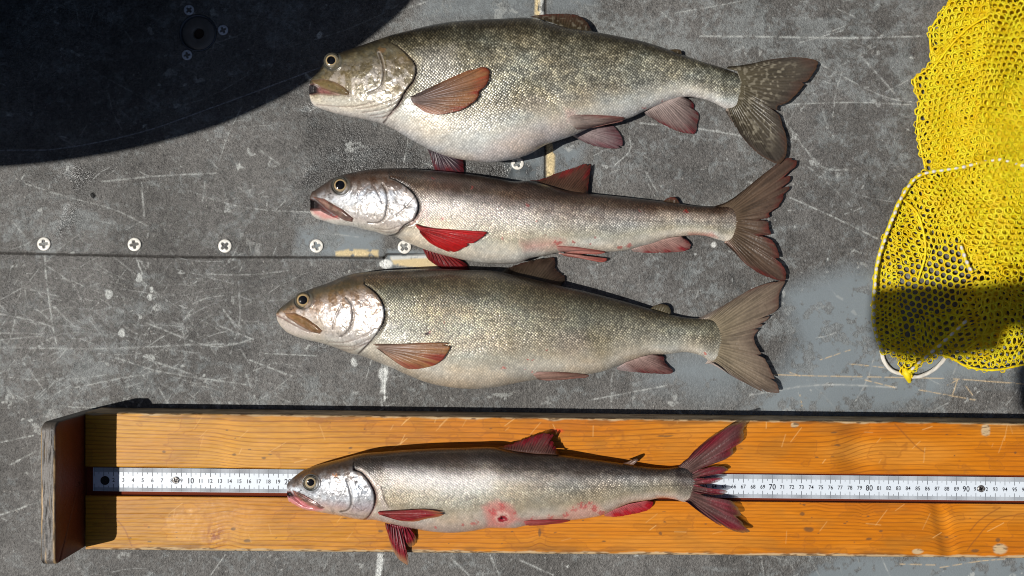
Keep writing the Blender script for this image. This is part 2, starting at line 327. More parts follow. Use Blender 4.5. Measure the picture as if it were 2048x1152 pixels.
# ---------------------------------------------------------------- measuring board
TB = .033; ZR = TB-.0035
def yl(a, b):  # a line y(x) from x=175 to x=2048
    return lambda x: a+(b-a)*(x-175)/(2048-175)
Ytop, Ybot, Yg0, Yg1 = yl(824, 846), yl(1099, 1116), yl(933.5, 951), yl(991, 1008)
board = thing('measuring_board', W(1024, 970, 0), 'long orange varnished wooden measuring board with steel ruler and upright end stop', 'measuring board')
def build_board():
    xs = np.r_[np.linspace(171, 2078, 1270), np.linspace(2078, 2330, 30)[1:]]; n = len(xs)
    rows = []  # (kind, param) across: side top, upper plank, groove, lower plank, side, underside
    up = np.r_[np.linspace(0, .06, 9), np.linspace(.06, 1, 84)[1:]]; lo = np.r_[np.linspace(0, .94, 84), np.linspace(.94, 1, 9)[1:]]
    P = []; Z = []; K = []
    def add(y, z, k): P.append(y); Z.append(z+0*xs); K.append(k)
    e0, e1 = Ytop(xs), Yg0(xs); f0, f1 = Yg1(xs), Ybot(xs)
    wear = 1.1*(fbm(xs/30, xs*0, 41, 4)-.4)
    for z in (0, .006, .012, .018, .024, TB-.004): add(None if 0 else e0+.6, z, 1)
    for i, t in enumerate(up):
        y = e0+(e1-e0)*t; d = (y-e0); rr = 3+4*np.maximum(wear, 0)
        z = TB-.0022*np.clip(1-d/rr, 0, 1)**2-(.0012 if i == len(up)-1 else 0); add(y, z, 0)
    add(e1+.3, ZR+.0005, 2); add(e1+.5, ZR-.001, 2)
    for t in (.3, .6): add(e1+(f0-e1)*t, ZR-.001, 2)
    add(f0-.5, ZR-.001, 2); add(f0-.3, ZR+.0005, 2)
    wear2 = 1.1*(fbm(xs/26, xs*0+9, 51, 4)-.4)
    for i, t in enumerate(lo):
        y = f0+(f1-f0)*t; d = (f1-y); rr = 3+4*np.maximum(wear2, 0)
        z = TB-.0022*np.clip(1-d/rr, 0, 1)**2-(.0010 if i == 0 else 0); add(y, z, 0)
    for z in (TB-.004, .024, .018, .012, .006, 0): add(f1-.6, z, 3)
    P = np.array(P).T; Z = np.array(Z).T; K = np.array(K)[None]+np.zeros_like(P); X = np.repeat(xs[:, None], P.shape[1], 1)
    # side walls are vertical in the world: fix their xy from the top edge
    V = W(X, P, Z)
    eT = W(xs, e0+.6, TB)
    for j in range(6): V[:, j, :2] = eT[:, :2]
    eB = W(xs, f1-.6, TB)
    for j in range(P.shape[1]-6, P.shape[1]): V[:, j, :2] = eB[:, :2]
    yr = P-yl(961, 977)(X)
    # grain
    nA = fbm(X/420, yr/60, 61, 3); nB = fbm(X/90, yr/25, 66, 3)
    flow = yr+17*(nA-.5)+2.2*(nB-.5)
    upper = yr < 0
    for x0, y0, wx, wy, A in ((1705, -70, 34, 60, 13), (455, -60, 40, 60, -8), (1250, -60, 90, 70, 6)):
        flow = flow+np.where(upper, A*np.tanh((X-x0)/wx)*np.exp(-((yr-y0)/wy)**2), 0)
    for x0, y0, wx, wy, A in ((1880, 70, 22, 90, -14), (1730, 40, 12, 26, -8), (1080, 120, 14, 30, 8), (455, 100, 24, 50, 10), (1630, 30, 20, 20, 6)):
        xx = x0+.22*(yr-50) if x0 == 1880 else x0
        flow = flow+np.where(~upper, A*np.exp(-((X-xx)/wx)**2)*np.exp(-((yr-y0)/wy)**2), 0)
    per = 7.4+1.6*(vn(flow/30, X*0, 71)-.5)
    ph = flow/7.6+.8*vn(flow/30, X*0+3, 72)
    line = .5+.5*np.cos(2*np.pi*ph); line = line**8*(.6+.6*vn(flow/7.6, X/260, 75))
    tone = fbm(X/300, yr/60, 81, 4); right = ss(200, 1500, X)
    col = mix(np.broadcast_to(S(202, 144, 40), X.shape+(3,)), S(204, 120, 14), right)
    col = mix(col, S(190, 104, 20), ss(.4, .75, tone)*.7*(.3+.7*right)); col = mix(col, S(224, 164, 76), ss(.5, .2, tone)*.3); col = mix(col, S(170, 116, 44), ss(.52, .72, fbm(X/90, P/30, 171, 4))*.35)
    col = mix(col, S(140, 78, 18), line*.75)
    fine = vn(X/24, flow*1.1, 88); col = col*(1+.16*(fine-.5))[..., None]
    for x0, wx, s_ in ((1690, 22, -.22), (1735, 22, .14)): col = np.where(upper[..., None], col*(1+s_*np.exp(-((X-x0)/wx)**2))[..., None], col)
    xx = X-.22*(yr-50); col = np.where(upper[..., None], col, col*(1-.32*np.exp(-((xx-1868)/9)**2)+.22*np.exp(-((xx-1892)/9)**2))[..., None])
    col = np.where(upper[..., None], col*(1+.12*np.exp(-((X-455)/18)**2))[..., None], col)
    for e_ in (Ytop(X), Ybot(X)): col = mix(col, S(116, 76, 38), ss(.45, .7, fbm(X/50, P/9, 181, 4))*.7*np.exp(-((P-e_)/14)**2))
    st = fbm(X/70, P/40, 183, 4); col = mix(col, S(150, 88, 30), np.exp(-((st-.56)/.012)**2)*.45); col = col*(1-.10*ss(.56, .6, st))[..., None]
    # wet blood-stained rough patch and stains
    rough = ss(.35, .6, blob(X, P, 430, 1045, 110, 50)+.3*(fbm(X/20, P/20, 91)-.5))*(~upper)
    wr = fbm(X/11, P/11, 93, 3); ridge = np.exp(-((wr-.5)/.03)**2); col = mix(col, S(176, 108, 40), ridge*rough*.5); col = mix(col, S(232, 172, 90), rough*.2)
    col = mix(col, S(126, 48, 30), blob(X+14*(wr-.5), P, 430, 1074, 20, 24)*.75*ss(.3, .6, fbm(X/5, P/7, 95)))
    for x, y, a, b_ in ((1108, 862, 15, 6),): col = mix(col, S(224, 74, 30), ss(.3, .8, blob(X, P, x+6, y, a, b_)+.4*(wr-.5))*.75)
    R = random.Random(12)
    dk = [(327, 903, 4, 3), (468, 909, 5, 3), (528, 916, 5, 3), (701, 896, 5, 3), (740, 899, 9, 2), (762, 1063, 6, 3), (495, 1082, 9, 4), (467, 1058, 6, 4), (1080, 1066, 3, 10), (1320, 1066, 4, 4), (1605, 1028, 6, 4), (1618, 1059, 11, 6), (1738, 1078, 8, 3), (1762, 1062, 5, 2), (1668, 865, 8, 2), (1675, 891, 7, 2), (1330, 872, 20, 2), (1207, 1082, 5, 2), (1996, 1080, 6, 5), (1950, 1101, 10, 4), (2030, 905, 3, 3), (618, 1102, 9, 3)]
    for k in range(60): dk.append((R.uniform(200, 2060), R.choice([R.uniform(835, 928), R.uniform(1000, 1095)]), R.uniform(1.5, 5), R.uniform(.8, 2)))
    for x, y, a, b_ in dk:
        i = (xs > x-30) & (xs < x+30); col[i] = mix(col[i], S(92, 70, 48), ss(.3, .7, blob(X[i]+4*(wr[i]-.5), P[i]+3*(wr[i]-.5), x, y, a, b_))*.7)
    for k in range(70):
        x = R.uniform(200, 2050); y = R.choice([R.uniform(835, 928), R.uniform(1000, 1095)]); a = R.gauss(-.9, .5); Ln = R.uniform(6, 40); i = (xs > x-50) & (xs < x+50)
        d = dseg(X[i], P[i], [(x, y), (x+Ln*math.cos(a), y+Ln*math.sin(a))]); col[i] = mix(col[i], S(238, 190, 120), np.exp(-(d/.8)**2)*R.uniform(.2, .6))
    for p in ([(230, 1035), (250, 1060), (263, 1092)], [(1935, 1100), (1950, 1080), (1990, 1040), (2060, 985+40)], [(1940, 1062), (1960, 1040), (2000, 1015)], [(1790, 848), (1830, 890), (1850, 905)]):
        d = dloc(X, P, smooth_line(p, 30), 6); col = mix(col, S(140, 82, 34), np.exp(-(d/1.3)**2)*.7)
    # bare worn edges
    fr = fbm(X/40, P*0+3, 101, 4); we = np.clip((4+9*(fr-.35))-(P-Ytop(X)), 0, 3)/3*upper; fr2 = fbm(X/36, P*0+8, 105, 4); we2 = np.clip((4.5+9*(fr2-.4))-(Ybot(X)-P), 0, 3)/3*(~upper)
    worn = np.maximum(we, we2); worn = np.where(K == 0, worn, 0)
    for x, y, a, b_ in ((1971, 860, 10, 14), (1835, 1103, 12, 6), (2000, 1098, 16, 12), (1590, 850, 8, 6)): worn = np.maximum(worn, ss(.3, .6, blob(X+6*(wr-.5), P, x, y, a, b_)))
    wc = mix(np.broadcast_to(S(196, 168, 128), X.shape+(3,)), S(120, 96, 70), ss(.5, .7, fbm(X/14, P/3, 111, 4))); col = mix(col, wc, worn)
    sidec = mix(np.broadcast_to(S(214, 192, 160), X.shape+(3,)), S(160, 138, 110), ss(.35, .65, fbm(X/60, Z*900, 121, 4)))  # side colour lightened to stand in for bounce light
    col = np.where(((K == 1) | (K == 3))[..., None], sidec, col)
    col = np.where((K == 2)[..., None], S(120, 48, 20), col)
    gl = np.where(K == 0, 1-worn, 0.); Zb = np.zeros_like(Z); top = K == 0
    V[..., 2] += np.where(top, -.00016*line+.0003*rough*(wr-.5)*2*np.clip(ridge+.4, 0, 1)+(fbm(X/60, P/12, 131)-.5)*.0008, 0)
    def nodes(m_, N, L, b_, c):
        a = nd(N, 'VertexColor', layer_name='Msk'); s = nd(N, 'SeparateColor'); L.new(a.outputs[0], s.inputs[0])
        t = nd(N, 'TexCoord'); mp = nd(N, 'Mapping'); mp.inputs['Scale'].default_value = (60, 900, 300); L.new(t.outputs['Object'], mp.inputs[0])
        n = nd(N, 'TexNoise', Scale=1., Detail=3.); L.new(mp.outputs[0], n.inputs['Vector'])
        L.new(mulcol(N, L, c, mth(N, L, 'MULTIPLY_ADD', n.outputs['Fac'], .5, .75)), b_.inputs['Base Color'])
        bu = nd(N, 'Bump', Strength=.25, Distance=.0005); L.new(n.outputs['Fac'], bu.inputs['Height']); L.new(bu.outputs[0], b_.inputs['Normal'])
        L.new(mth(N, L, 'MULTIPLY_ADD', s.outputs[0], -.2, .7), b_.inputs['Roughness'])
        L.new(mth(N, L, 'MULTIPLY', s.outputs[1], .8), b_.inputs['Coat Weight']); b_.inputs['Specular IOR Level'].default_value = .3; b_.inputs['Coat Roughness'].default_value = .12
    m = material('varnished_pine', attr=True, build=nodes)
    cap = np.repeat(V[-1:].mean(1, keepdims=True), X.shape[1], 1); V = np.concatenate([V, cap]); col = np.concatenate([col, col[-1:]]); gl = np.concatenate([gl, gl[-1:]*0]); rough = np.concatenate([rough, rough[-1:]])
    nn, mm = V.shape[:2]; F = gridF(nn, mm, cv=True); V = V.reshape(-1, 3)
    o = mesh('plank', V, F[:, ::-1], m, board, col=col, msk=np.stack([gl, rough*gl, gl*0], -1))
build_board()
# end stop: plywood plate standing on the board's left end
def build_stop():
    zt = .085; top = W(110.5, 0, zt)[0]; th = .0145
    x1 = top; x0 = x1-th; y0 = W(0, 1131, zt)[1]; y1 = W(0, 845, zt)[1]
    ny, nz = 150, 60; R_ = .006
    # rounded rectangle outline in (y,z), swept over x rings with small bevels
    pts = []
    def arc(cy, cz, a0, a1):
        for a in np.linspace(a0, a1, 7): pts.append((cy+R_*math.cos(a), cz+R_*math.sin(a)))
    for y in np.linspace(y0+.001, y1-.001, 120): pts.append((y, .001))
    for z in np.linspace(.001, zt-.013, 20): pts.append((y1, z))
    R2 = .009
    for a in np.linspace(0, math.pi/2, 12): pts.append((y1-R2+R2*math.cos(a), zt-R2+R2*math.sin(a)))
    for y in np.linspace(y1-R2, y0+R_, 150)[1:-1]: pts.append((y, zt))
    arc(y0+R_, zt-R_, math.pi/2, math.pi)
    for z in np.linspace(zt-R_, .001, 20): pts.append((y0, z))
    pts = np.array(pts); cyz = np.array([(y0+y1)/2, zt/2])
    xs = np.r_[x0, x0+.0006, np.linspace(x0+.0016, x1-.0016, 22), x1-.0006, x1]
    ins = np.array([.0016, .0006]+[0]*22+[.0006, .0016])
    V = []
    for x, i in zip(xs, ins):
        d = cyz-pts; d /= np.linalg.norm(d, axis=1)[:, None]; q = pts+d*i; V.append(np.c_[np.full(len(q), x), q])
    for x, lst in ((x1, V),):
        for f in (.75, .4, .02):
            q = cyz+(V[25]-0)[:, 1:]*0+(V[25][:, 1:]-cyz)*f; V.append(np.c_[np.full(len(q), x1), q])
    for f in (.5, .02):
        q = cyz+(V[0][:, 1:]-cyz)*f; V.insert(0, np.c_[np.full(len(q), x0), q])
    V = np.array(V); n, m_ = V.shape[:2]; X, Y, Z = V[..., 0], V[..., 1], V[..., 2]
    u = (X-x0)/th; nz_ = fbm(Y*60, X*400, 141, 4)
    lay = ss(.42, .55, fbm(u*5, Y*14, 144, 3)+.25*np.cos(u*2*np.pi*2.5))
    col = mix(np.broadcast_to(S(88, 82, 76), X.shape+(3,)), S(176, 146, 104), ss(.55, .7, fbm(u*6, Y*22, 146, 4)+.12*np.sign(np.abs(u-.5)-.32)))
    col = mix(col, S(30, 26, 24), ss(.6, .72, fbm(u*5+7, Y*40, 149, 4))*.9)
    face = (u > .965) ; col = np.where(face[..., None], mix(np.broadcast_to(S(116, 54, 26), X.shape+(3,)), S(84, 36, 18), fbm(Y*30, Z*90, 151)), col)
    side = (Z < zt-R_) & (np.abs(Y-(y0+y1)/2) > (y1-y0)/2-.003) & ~face; col = np.where(side[..., None], mix(col, S(70, 60, 52), .6), col)
    V[..., 2] += np.where(Z > zt-.003, .0009*(nz_-.5)*2, 0)
    mesh('end_stop', V, gridF(n, m_, cv=True), material('worn_plywood', attr=True, rough=.5, build=noise_bump(700, .5, .0006, .2)), board, col=col)
build_stop()
# ruler in the groove
def build_ruler():
    X0 = lambda n: 382+(n-10)*19.38
    cy = lambda x: 961+(x-382)*.01063
    xs = np.array([186, 700, 1300, 2330.]); zt = ZR+.0010
    V = []
    for x in xs:
        for dy, z in ((-24, ZR-.0008), (-24, zt), (23, zt), (23, ZR-.0008)): V.append(W(x, cy(x)+dy, z))
    rul = mesh('ruler', np.array(V), gridF(4, 4, cv=True)[:, ::-1], material('pale_steel_rule', S(218, 226, 234), .45, 0., build=noise_bump(45, .1, .0004, .07)), board, smooth=False)
    z = zt+.0002; q = []
    def quad(x, y0, y1, wd):
        for a, b_ in ((x-wd, y0), (x+wd, y0), (x+wd, y1), (x-wd, y1)): q.append(W(a, b_, z))
    for k in range(0, 1090):
        x = X0(k/10); c_ = cy(x); wd = .38
        if k % 10 == 0: a, b_ = -7.5, 8.5; wd = .5
        elif k % 5 == 0: a, b_ = -11.5, 12.5
        else: a, b_ = -15, 15.5
        quad(x, c_-23.7, c_+a, wd); quad(x, c_+b_, c_+22.7, wd)
    V = np.array(q); F = np.arange(len(V)).reshape(-1, 4)
    tv, tf = [V], [f.tolist() for f in F[:, ::-1]]; off = len(V)
    dg = bpy.context.evaluated_depsgraph_get()
    for n in range(1, 108):
        if n == 1: continue
        cu = bpy.data.curves.new('t', 'FONT'); cu.body = str(n); cu.size = 1; cu.align_x = 'CENTER'; cu.align_y = 'CENTER'; cu.resolution_u = 3; cu.offset = .012
        o = bpy.data.objects.new('t', cu); C.objects.link(o); dg.update(); me = o.evaluated_get(dg).to_mesh()
        v = np.array([tuple(a.co) for a in me.vertices]); fs = [list(p.vertices) for p in me.polygons]
        o.evaluated_get(dg).to_mesh_clear(); bpy.data.objects.remove(o); bpy.data.curves.remove(cu)
        if not len(v): continue
        v[:, 1] -= (v[:, 1].max()+v[:, 1].min())/2; v[:, 0] -= (v[:, 0].max()+v[:, 0].min())/2
        s = 15.5 if n % 10 == 0 else 11.; x = X0(n); p = W(x+v[:, 0]*s*.92, cy(x)+.5-v[:, 1]*s, z)
        tv.append(p); tf += [[i+off for i in f] for f in fs]; off += len(p)
    mesh('graduations', np.concatenate(tv), tf, material('black_print', S(28, 30, 40), .5), rul, smooth=False)
    for px in (352, 1962):
        V, F, col = screw_mesh('s', .0037, steel, depth=.0010, rise=.0011, rot=.5); p = W(px, cy(px)-.5, zt)
        mesh('fixing_screw', V+p, F[:, ::-1], steel, rul, col=col)
    p = W(210, 961, zt+.0002); V, F = lathe([(.0046, -.0004), (.0046, .0003), (.004, .0002), (.0001, .0001)], p, 32)
    mesh('hole_shade_disc', V, F, material('hole_shade_black', S(16, 14, 14), .6), rul)  # black disc laid on the ruler stands for the hole's shade
build_ruler()
# ---------------------------------------------------------------- fish
def fish_nodes(m_, N, L, b_, c):
    a = nd(N, 'VertexColor', layer_name='Msk'); s = nd(N, 'SeparateColor'); L.new(a.outputs[0], s.inputs[0])
    uv = nd(N, 'UVMap'); v = nd(N, 'TexVoronoi', Scale=1.0, Randomness=.34); L.new(uv.outputs[0], v.inputs['Vector'])
    d = v.outputs['Distance']
    dot = mth(N, L, 'MULTIPLY_ADD', d, -2.3, 1.45, clamp=False); dot = mth(N, L, 'MAXIMUM', dot, .25)     # bright centre, dark rim of each scale
    sp = nd(N, 'SeparateColor'); L.new(v.outputs['Color'], sp.inputs[0])
    dot = mth(N, L, 'MULTIPLY', dot, mth(N, L, 'MULTIPLY_ADD', sp.outputs[0], 1.0, .55))  # random brightness per scale, glitter put into the colour
    k = mth(N, L, 'MULTIPLY_ADD', mth(N, L, 'SUBTRACT', dot, 1.0), s.outputs[0], 1.0)
    t = nd(N, 'TexCoord'); n = nd(N, 'TexNoise', Scale=700., Detail=2.); L.new(t.outputs['Object'], n.inputs['Vector'])
    k = mth(N, L, 'MULTIPLY', k, mth(N, L, 'MULTIPLY_ADD', n.outputs['Fac'], .36, .82))
    L.new(mulcol(N, L, c, k), b_.inputs['Base Color'])
    sn = nd(N, 'TexNoise', Scale=260., Detail=3.); L.new(t.outputs['Object'], sn.inputs['Vector'])
    L.new(mth(N, L, 'MULTIPLY', s.outputs[1], .42), b_.inputs['Metallic'])
    ro = mth(N, L, 'MULTIPLY_ADD', s.outputs[2], -.22, .45); ro = mth(N, L, 'MULTIPLY_ADD', sp.outputs[1], .12, ro); L.new(ro, b_.inputs['Roughness'])
    h = mth(N, L, 'ADD', mth(N, L, 'MULTIPLY', mth(N, L, 'MULTIPLY', d, s.outputs[0]), -1.0), mth(N, L, 'MULTIPLY', sn.outputs['Fac'], .55))
    h = mth(N, L, 'ADD', h, mth(N, L, 'MULTIPLY', mth(N, L, 'MULTIPLY', sp.outputs[2], s.outputs[0]), .35))
    lv = nd(N, 'VectorMath', operation='SUBTRACT'); L.new(uv.outputs[0], lv.inputs[0]); L.new(v.outputs['Position'], lv.inputs[1])
    rd = nd(N, 'VectorMath', operation='MULTIPLY_ADD'); L.new(v.outputs['Color'], rd.inputs[0]); rd.inputs[1].default_value = (.5, .5, 0); rd.inputs[2].default_value = (-.25+.48, -.25-.36, 0)
    dp = nd(N, 'VectorMath', operation='DOT_PRODUCT'); L.new(lv.outputs[0], dp.inputs[0]); L.new(rd.outputs[0], dp.inputs[1])
    h = mth(N, L, 'ADD', h, mth(N, L, 'MULTIPLY', dp.outputs['Value'], mth(N, L, 'MULTIPLY', s.outputs[0], .75)))
    bu = nd(N, 'Bump', Strength=.75, Distance=.0011); L.new(h, bu.inputs['Height']); L.new(bu.outputs[0], b_.inputs['Normal'])
    b_.inputs['Coat Weight'].default_value = .5; b_.inputs['Coat Roughness'].default_value = .24; b_.inputs['Specular IOR Level'].default_value = .8
skin = material('wet_fish_skin', attr=True, build=fish_nodes)
def fin_nodes(m_, N, L, b_, c):
    bu = nd(N, 'Bump', Strength=.5, Distance=.0008); t = nd(N, 'TexCoord'); n = nd(N, 'TexNoise', Scale=420., Detail=4.); L.new(t.outputs['Object'], n.inputs['Vector']); L.new(n.outputs['Fac'], bu.inputs['Height']); L.new(bu.outputs[0], b_.inputs['Normal'])
    L.new(mulcol(N, L, c, mth(N, L, 'MULTIPLY_ADD', n.outputs['Fac'], .5, .75)), b_.inputs['Base Color'])
    tr = nd(N, 'BsdfTranslucent'); L.new(c, tr.inputs[0]); mx = nd(N, 'MixShader'); mx.inputs[0].default_value = .22
    out = [x for x in N if x.type == 'OUTPUT_MATERIAL'][0]; L.new(b_.outputs[0], mx.inputs[1]); L.new(tr.outputs[0], mx.inputs[2]); ak = nd(N, 'VertexColor', layer_name='Msk'); tp = nd(N, 'BsdfTransparent'); m2 = nd(N, 'MixShader'); L.new(ak.outputs[0], m2.inputs[0]); L.new(mx.outputs[0], m2.inputs[1]); L.new(tp.outputs[0], m2.inputs[2]); L.new(m2.outputs[0], out.inputs[0])
fin_mat = material('wet_fin_membrane', attr=True, rough=.36, build=fin_nodes)
pupil_mat = material('black_pupil', (.004, .004, .005), .05)
eye_mat = material('wet_eye', attr=True, rough=.06, coat=1.)

def hermite(pts):
    q = []
    for a in sorted(pts):
        if q and a[0]-q[-1][0] < 14 and a[0]-sorted(pts)[0][0] > 60: q[-1] = ((a[0]+q[-1][0])/2, (a[1]+q[-1][1])/2)
        else: q.append(tuple(a))
    p = np.array(q, float); x, y = p[:, 0], p[:, 1]; k = x > np.r_[-1e9, x[:-1]]; x, y = x[k], y[k]
    h = np.diff(x); s = np.diff(y)/h; m = np.r_[s[0], (s[:-1]*h[1:]+s[1:]*h[:-1])/(h[1:]+h[:-1]), s[-1]]
    def f(q):
        q = np.clip(q, x[0], x[-1]); i = np.clip(np.searchsorted(x, q)-1, 0, len(h)-1); t = (q-x[i])/h[i]
        return (2*t**3-3*t*t+1)*y[i]+(t**3-2*t*t+t)*h[i]*m[i]+(-2*t**3+3*t*t)*y[i+1]+(t**3-t*t)*h[i]*m[i+1]
    return f

class Fish:
    def __init__(s, name, label, D, Vn, x0, x1, thick, z0, prof, head):
        s.D, s.Vn, s.x0, s.x1, s.T0, s.z0 = hermite(D), hermite(Vn), x0, x1, thick, z0
        s.prof = hermite(prof); s.head = head; s.feat = []
        s.root = thing(name, W((x0+x1)/2, float(s.D((x0+x1)/2)+s.Vn((x0+x1)/2))/2, z0), label, 'fish', None)
    def T(s, x):
        u = (x-s.x0)/(s.x1-s.x0); e = np.sqrt(np.clip(u/.02, 0, 1))*np.clip((1-u)/.055, 0, 1)**.9; return s.T0*s.prof(np.clip(u, 0, 1))*e
    def zm(s, x):
        u = np.clip((x-s.x0)/(s.x1-s.x0), 0, 1); return s.z0+.0005+s.T0*np.maximum(s.prof(u), .25)*.76
    def base(s, x, y):
        d, v = s.D(x), s.Vn(x); w_ = np.clip((y-(d+v)/2)/np.maximum((v-d)/2, .5), -1, 1); return w_
    def H(s, x, y, w_=None):
        if w_ is None: w_ = s.base(x, y)
        return s.zm(x)+s.T(x)*(1-np.abs(w_)**2.6)**.55
    def build(s, disp, paint, nx, ny):
        a = np.linspace(0, 1, nx); u = np.where(a < .06, a**2/.12, a-.03)/.97; u = u/u[-1]
        e = .012; u = np.r_[u[u < 1-e], 1-e*(np.linspace(1, 0, 14)**2)[0:]]
        u = np.unique(u)
        x = s.x0+u*(s.x1-s.x0); th = np.linspace(0, np.pi, ny); w0 = -np.cos(th); w0 = .55*w0+.45*np.linspace(-1, 1, ny)
        X = np.repeat(x[:, None], ny, 1); wt = np.repeat(w0[None], len(x), 0); d, v = s.D(x)[:, None], s.Vn(x)[:, None]; Y = (d+v)/2+wt*(v-d)/2
        Zt = s.H(X, Y, wt); env = 1-np.abs(wt)**6
        dz = disp(X, Y, wt)*env*np.minimum(1, s.T(X)/(.15*s.T0)); Zt = Zt+dz
        m2 = 40; w2 = np.linspace(1, -1, m2+2)[1:-1]; X2 = np.repeat(x[:, None], m2, 1); W2 = np.repeat(w2[None], len(x), 0); Y2 = (d+v)/2+W2*(v-d)/2
        zz = s.zm(X2); Z2 = zz-np.minimum(zz-s.z0-.0004, s.T(X2))*(1-np.abs(W2)**3)**.5
        kk = (HC-zz)/FPX  # underside keeps the outline's own width
        Vt = W(X, Y, Zt); Vb = np.stack([(X2-1024)*kk, (576-Y2)*kk, Z2], -1)
        colt, mt = paint(X, Y, wt); cb, mb = paint(X2, Y2, np.abs(W2)*.5+.5)
        V = np.concatenate([Vt, Vb], 1); n, m = V.shape[:2]
        col = np.concatenate([colt, cb], 1); mk = np.concatenate([mt, mb], 1)
        # scale lattice in fish coordinates, denser toward the tail
        mid = (d+v)/2; UX = np.concatenate([X, X2], 1); UY = np.concatenate([Y-mid, Y2-mid], 1)
        ps = s.ps; k = 1/(ps[0]+(ps[1]-ps[0])*u)[:, None]; cum = np.r_[0, np.cumsum(np.diff(x)*k[1:, 0])][:, None]
        a_ = cum+0*UX; b_ = UY*k; uv = np.stack([a_*.80+b_*.60, -a_*.60*1.0+b_*.80], -1)
        s.body = mesh('body', V, gridF(n, m, cv=True), skin, s.root, col=col, msk=mk, uv=uv)
    def eye(s, x, y, R, rp, iris, off=(0, 0)):
        z = float(s.H(np.array(x*1.), np.array(y*1.)))+s.eyedz; r = np.linspace(0, 1.12, 26)[:, None]; a = np.linspace(0, 2*np.pi, 48, endpoint=False)[None]
        X = x+r*R*np.cos(a); Y = y+r*R*np.sin(a)
        Z = z+(.0038*(R/15))*np.sqrt(np.clip(1-(r/1.13)**2, 0, 1))+0*a-.0012
        pr = np.hypot(X-x-off[0], (Y-y-off[1])*1.03)/rp
        n = vn(a*9+0*r, r*6, 3)
        col = mix(np.broadcast_to(iris, X.shape+(3,)), S(70, 60, 45), n*.45); rr = r+0*a
        col = mix(col, S(196, 166, 112), np.exp(-((pr-1.14)/.10)**2)*.8); col = mix(col, S(34, 30, 28), ss(.82, .92, rr)*.85); col = mix(col, S(84, 84, 76), ss(.95, 1.03, rr)*.75)
        col = mix(col, (.003, .003, .004), ss(1.06, .94, pr))
        e = mesh('eye', W(X, Y, Z), gridF(26, 48, cv=True)[:, ::-1], eye_mat, s.root, col=col)
        r = np.linspace(0, 1, 8)[:, None]; X = x+off[0]+r*rp*.97*np.cos(a); Y = y+off[1]+r*rp*.95*np.sin(a); q = np.hypot(X-x, Y-y)/R
        Z = z+(.0038*(R/15))*np.sqrt(np.clip(1-(q/1.13)**2, 0, 1))-.0009; mesh('pupil', W(X, Y, Z), gridF(8, 48, cv=True)[:, ::-1], pupil_mat, e)
    def fin(s, name, base, outer, zf, paint, n=150, m=40, rip=.0006, nray=26, fray=2.0, label=None, th=.0009, stiff=1., zabs=None, fr=None, splits=2.5, clear=.35):
        outer = resample(smooth_line(outer, 400), n) if len(outer) > 2 else resample(outer, n); base = resample(np.array(base, float), n)
        r = rng.random(n); jag = np.interp(np.arange(n), np.arange(0, n, 2), rng.random(len(range(0, n, 2))))
        t = np.linspace(0, 1, m)[None, :]; i = np.linspace(0, 1, n)[:, None]
        d = outer-base; L_ = np.linalg.norm(d, axis=1)[:, None]+1e-6
        trim = ss(.0, .12, i[:, 0])*ss(1, .94, i[:, 0]) if fr is None else ss(fr[0], fr[0]+.05, i[:, 0])*ss(fr[1]+.02, fr[1]-.03, i[:, 0])
        jag = .45*jag+.55*np.interp(np.arange(n), np.arange(0, n, 7), rng.random(len(range(0, n, 7))))
        cutd = np.zeros(n)
        for k in range(int(splits*n/100)): ci = rng.random()*.9+.05; cutd = np.maximum(cutd, rng.random()**2*.22*np.exp(-((np.arange(n)/n-ci)/.0045)**2))
        end = 1-(1.6*fray*jag*trim/L_[:, 0])[:, None]-(cutd*trim)[:, None]
        P = base[:, None]+d[:, None]*(t*end)[..., None]; X, Y = P[..., 0], P[..., 1]
        ph = 2*np.pi*(i*nray+.25*vn(i*nray*.5+0*t, t*2+0*i, 12)); br = ss(.35, .75, t); ray = .5+.5*((1-br)*np.cos(ph)+br*(.45*np.cos(ph)+.55*np.cos(2*ph)))
        Z = zf(X, Y, i+0*t, t+0*i)+rip*ray*ss(0, .15, t)*ss(1.05, .6, t)+rip*1.6*(vn(i*5+0*t, t*2.5+0*i, 7)-.5)
        col = paint(X, Y, i+0*t, t+0*i, ray)
        Vt = W(X, Y, Z); Vb = W(X, Y, np.maximum(Z-th*(1-.5*t), s.z0+.0002 if zabs is None else zabs)); 
        V = np.concatenate([Vt, Vb[:, ::-1]], 1); c2 = np.concatenate([col, col[:, ::-1]], 1)
        al = clear*ss(.70, 1.0, t+.25*(vn(i*40+0*t, t*3+0*i, 61)-.5))*(.5+.5*(1-ray)); al = np.concatenate([al, al[:, ::-1]], 1)
        o = mesh(name, V, gridF(n, 2*m, cv=True), fin_mat, s.root, col=c2, msk=np.stack([al, al, al], -1))
        if label: o['label'] = label
        return o
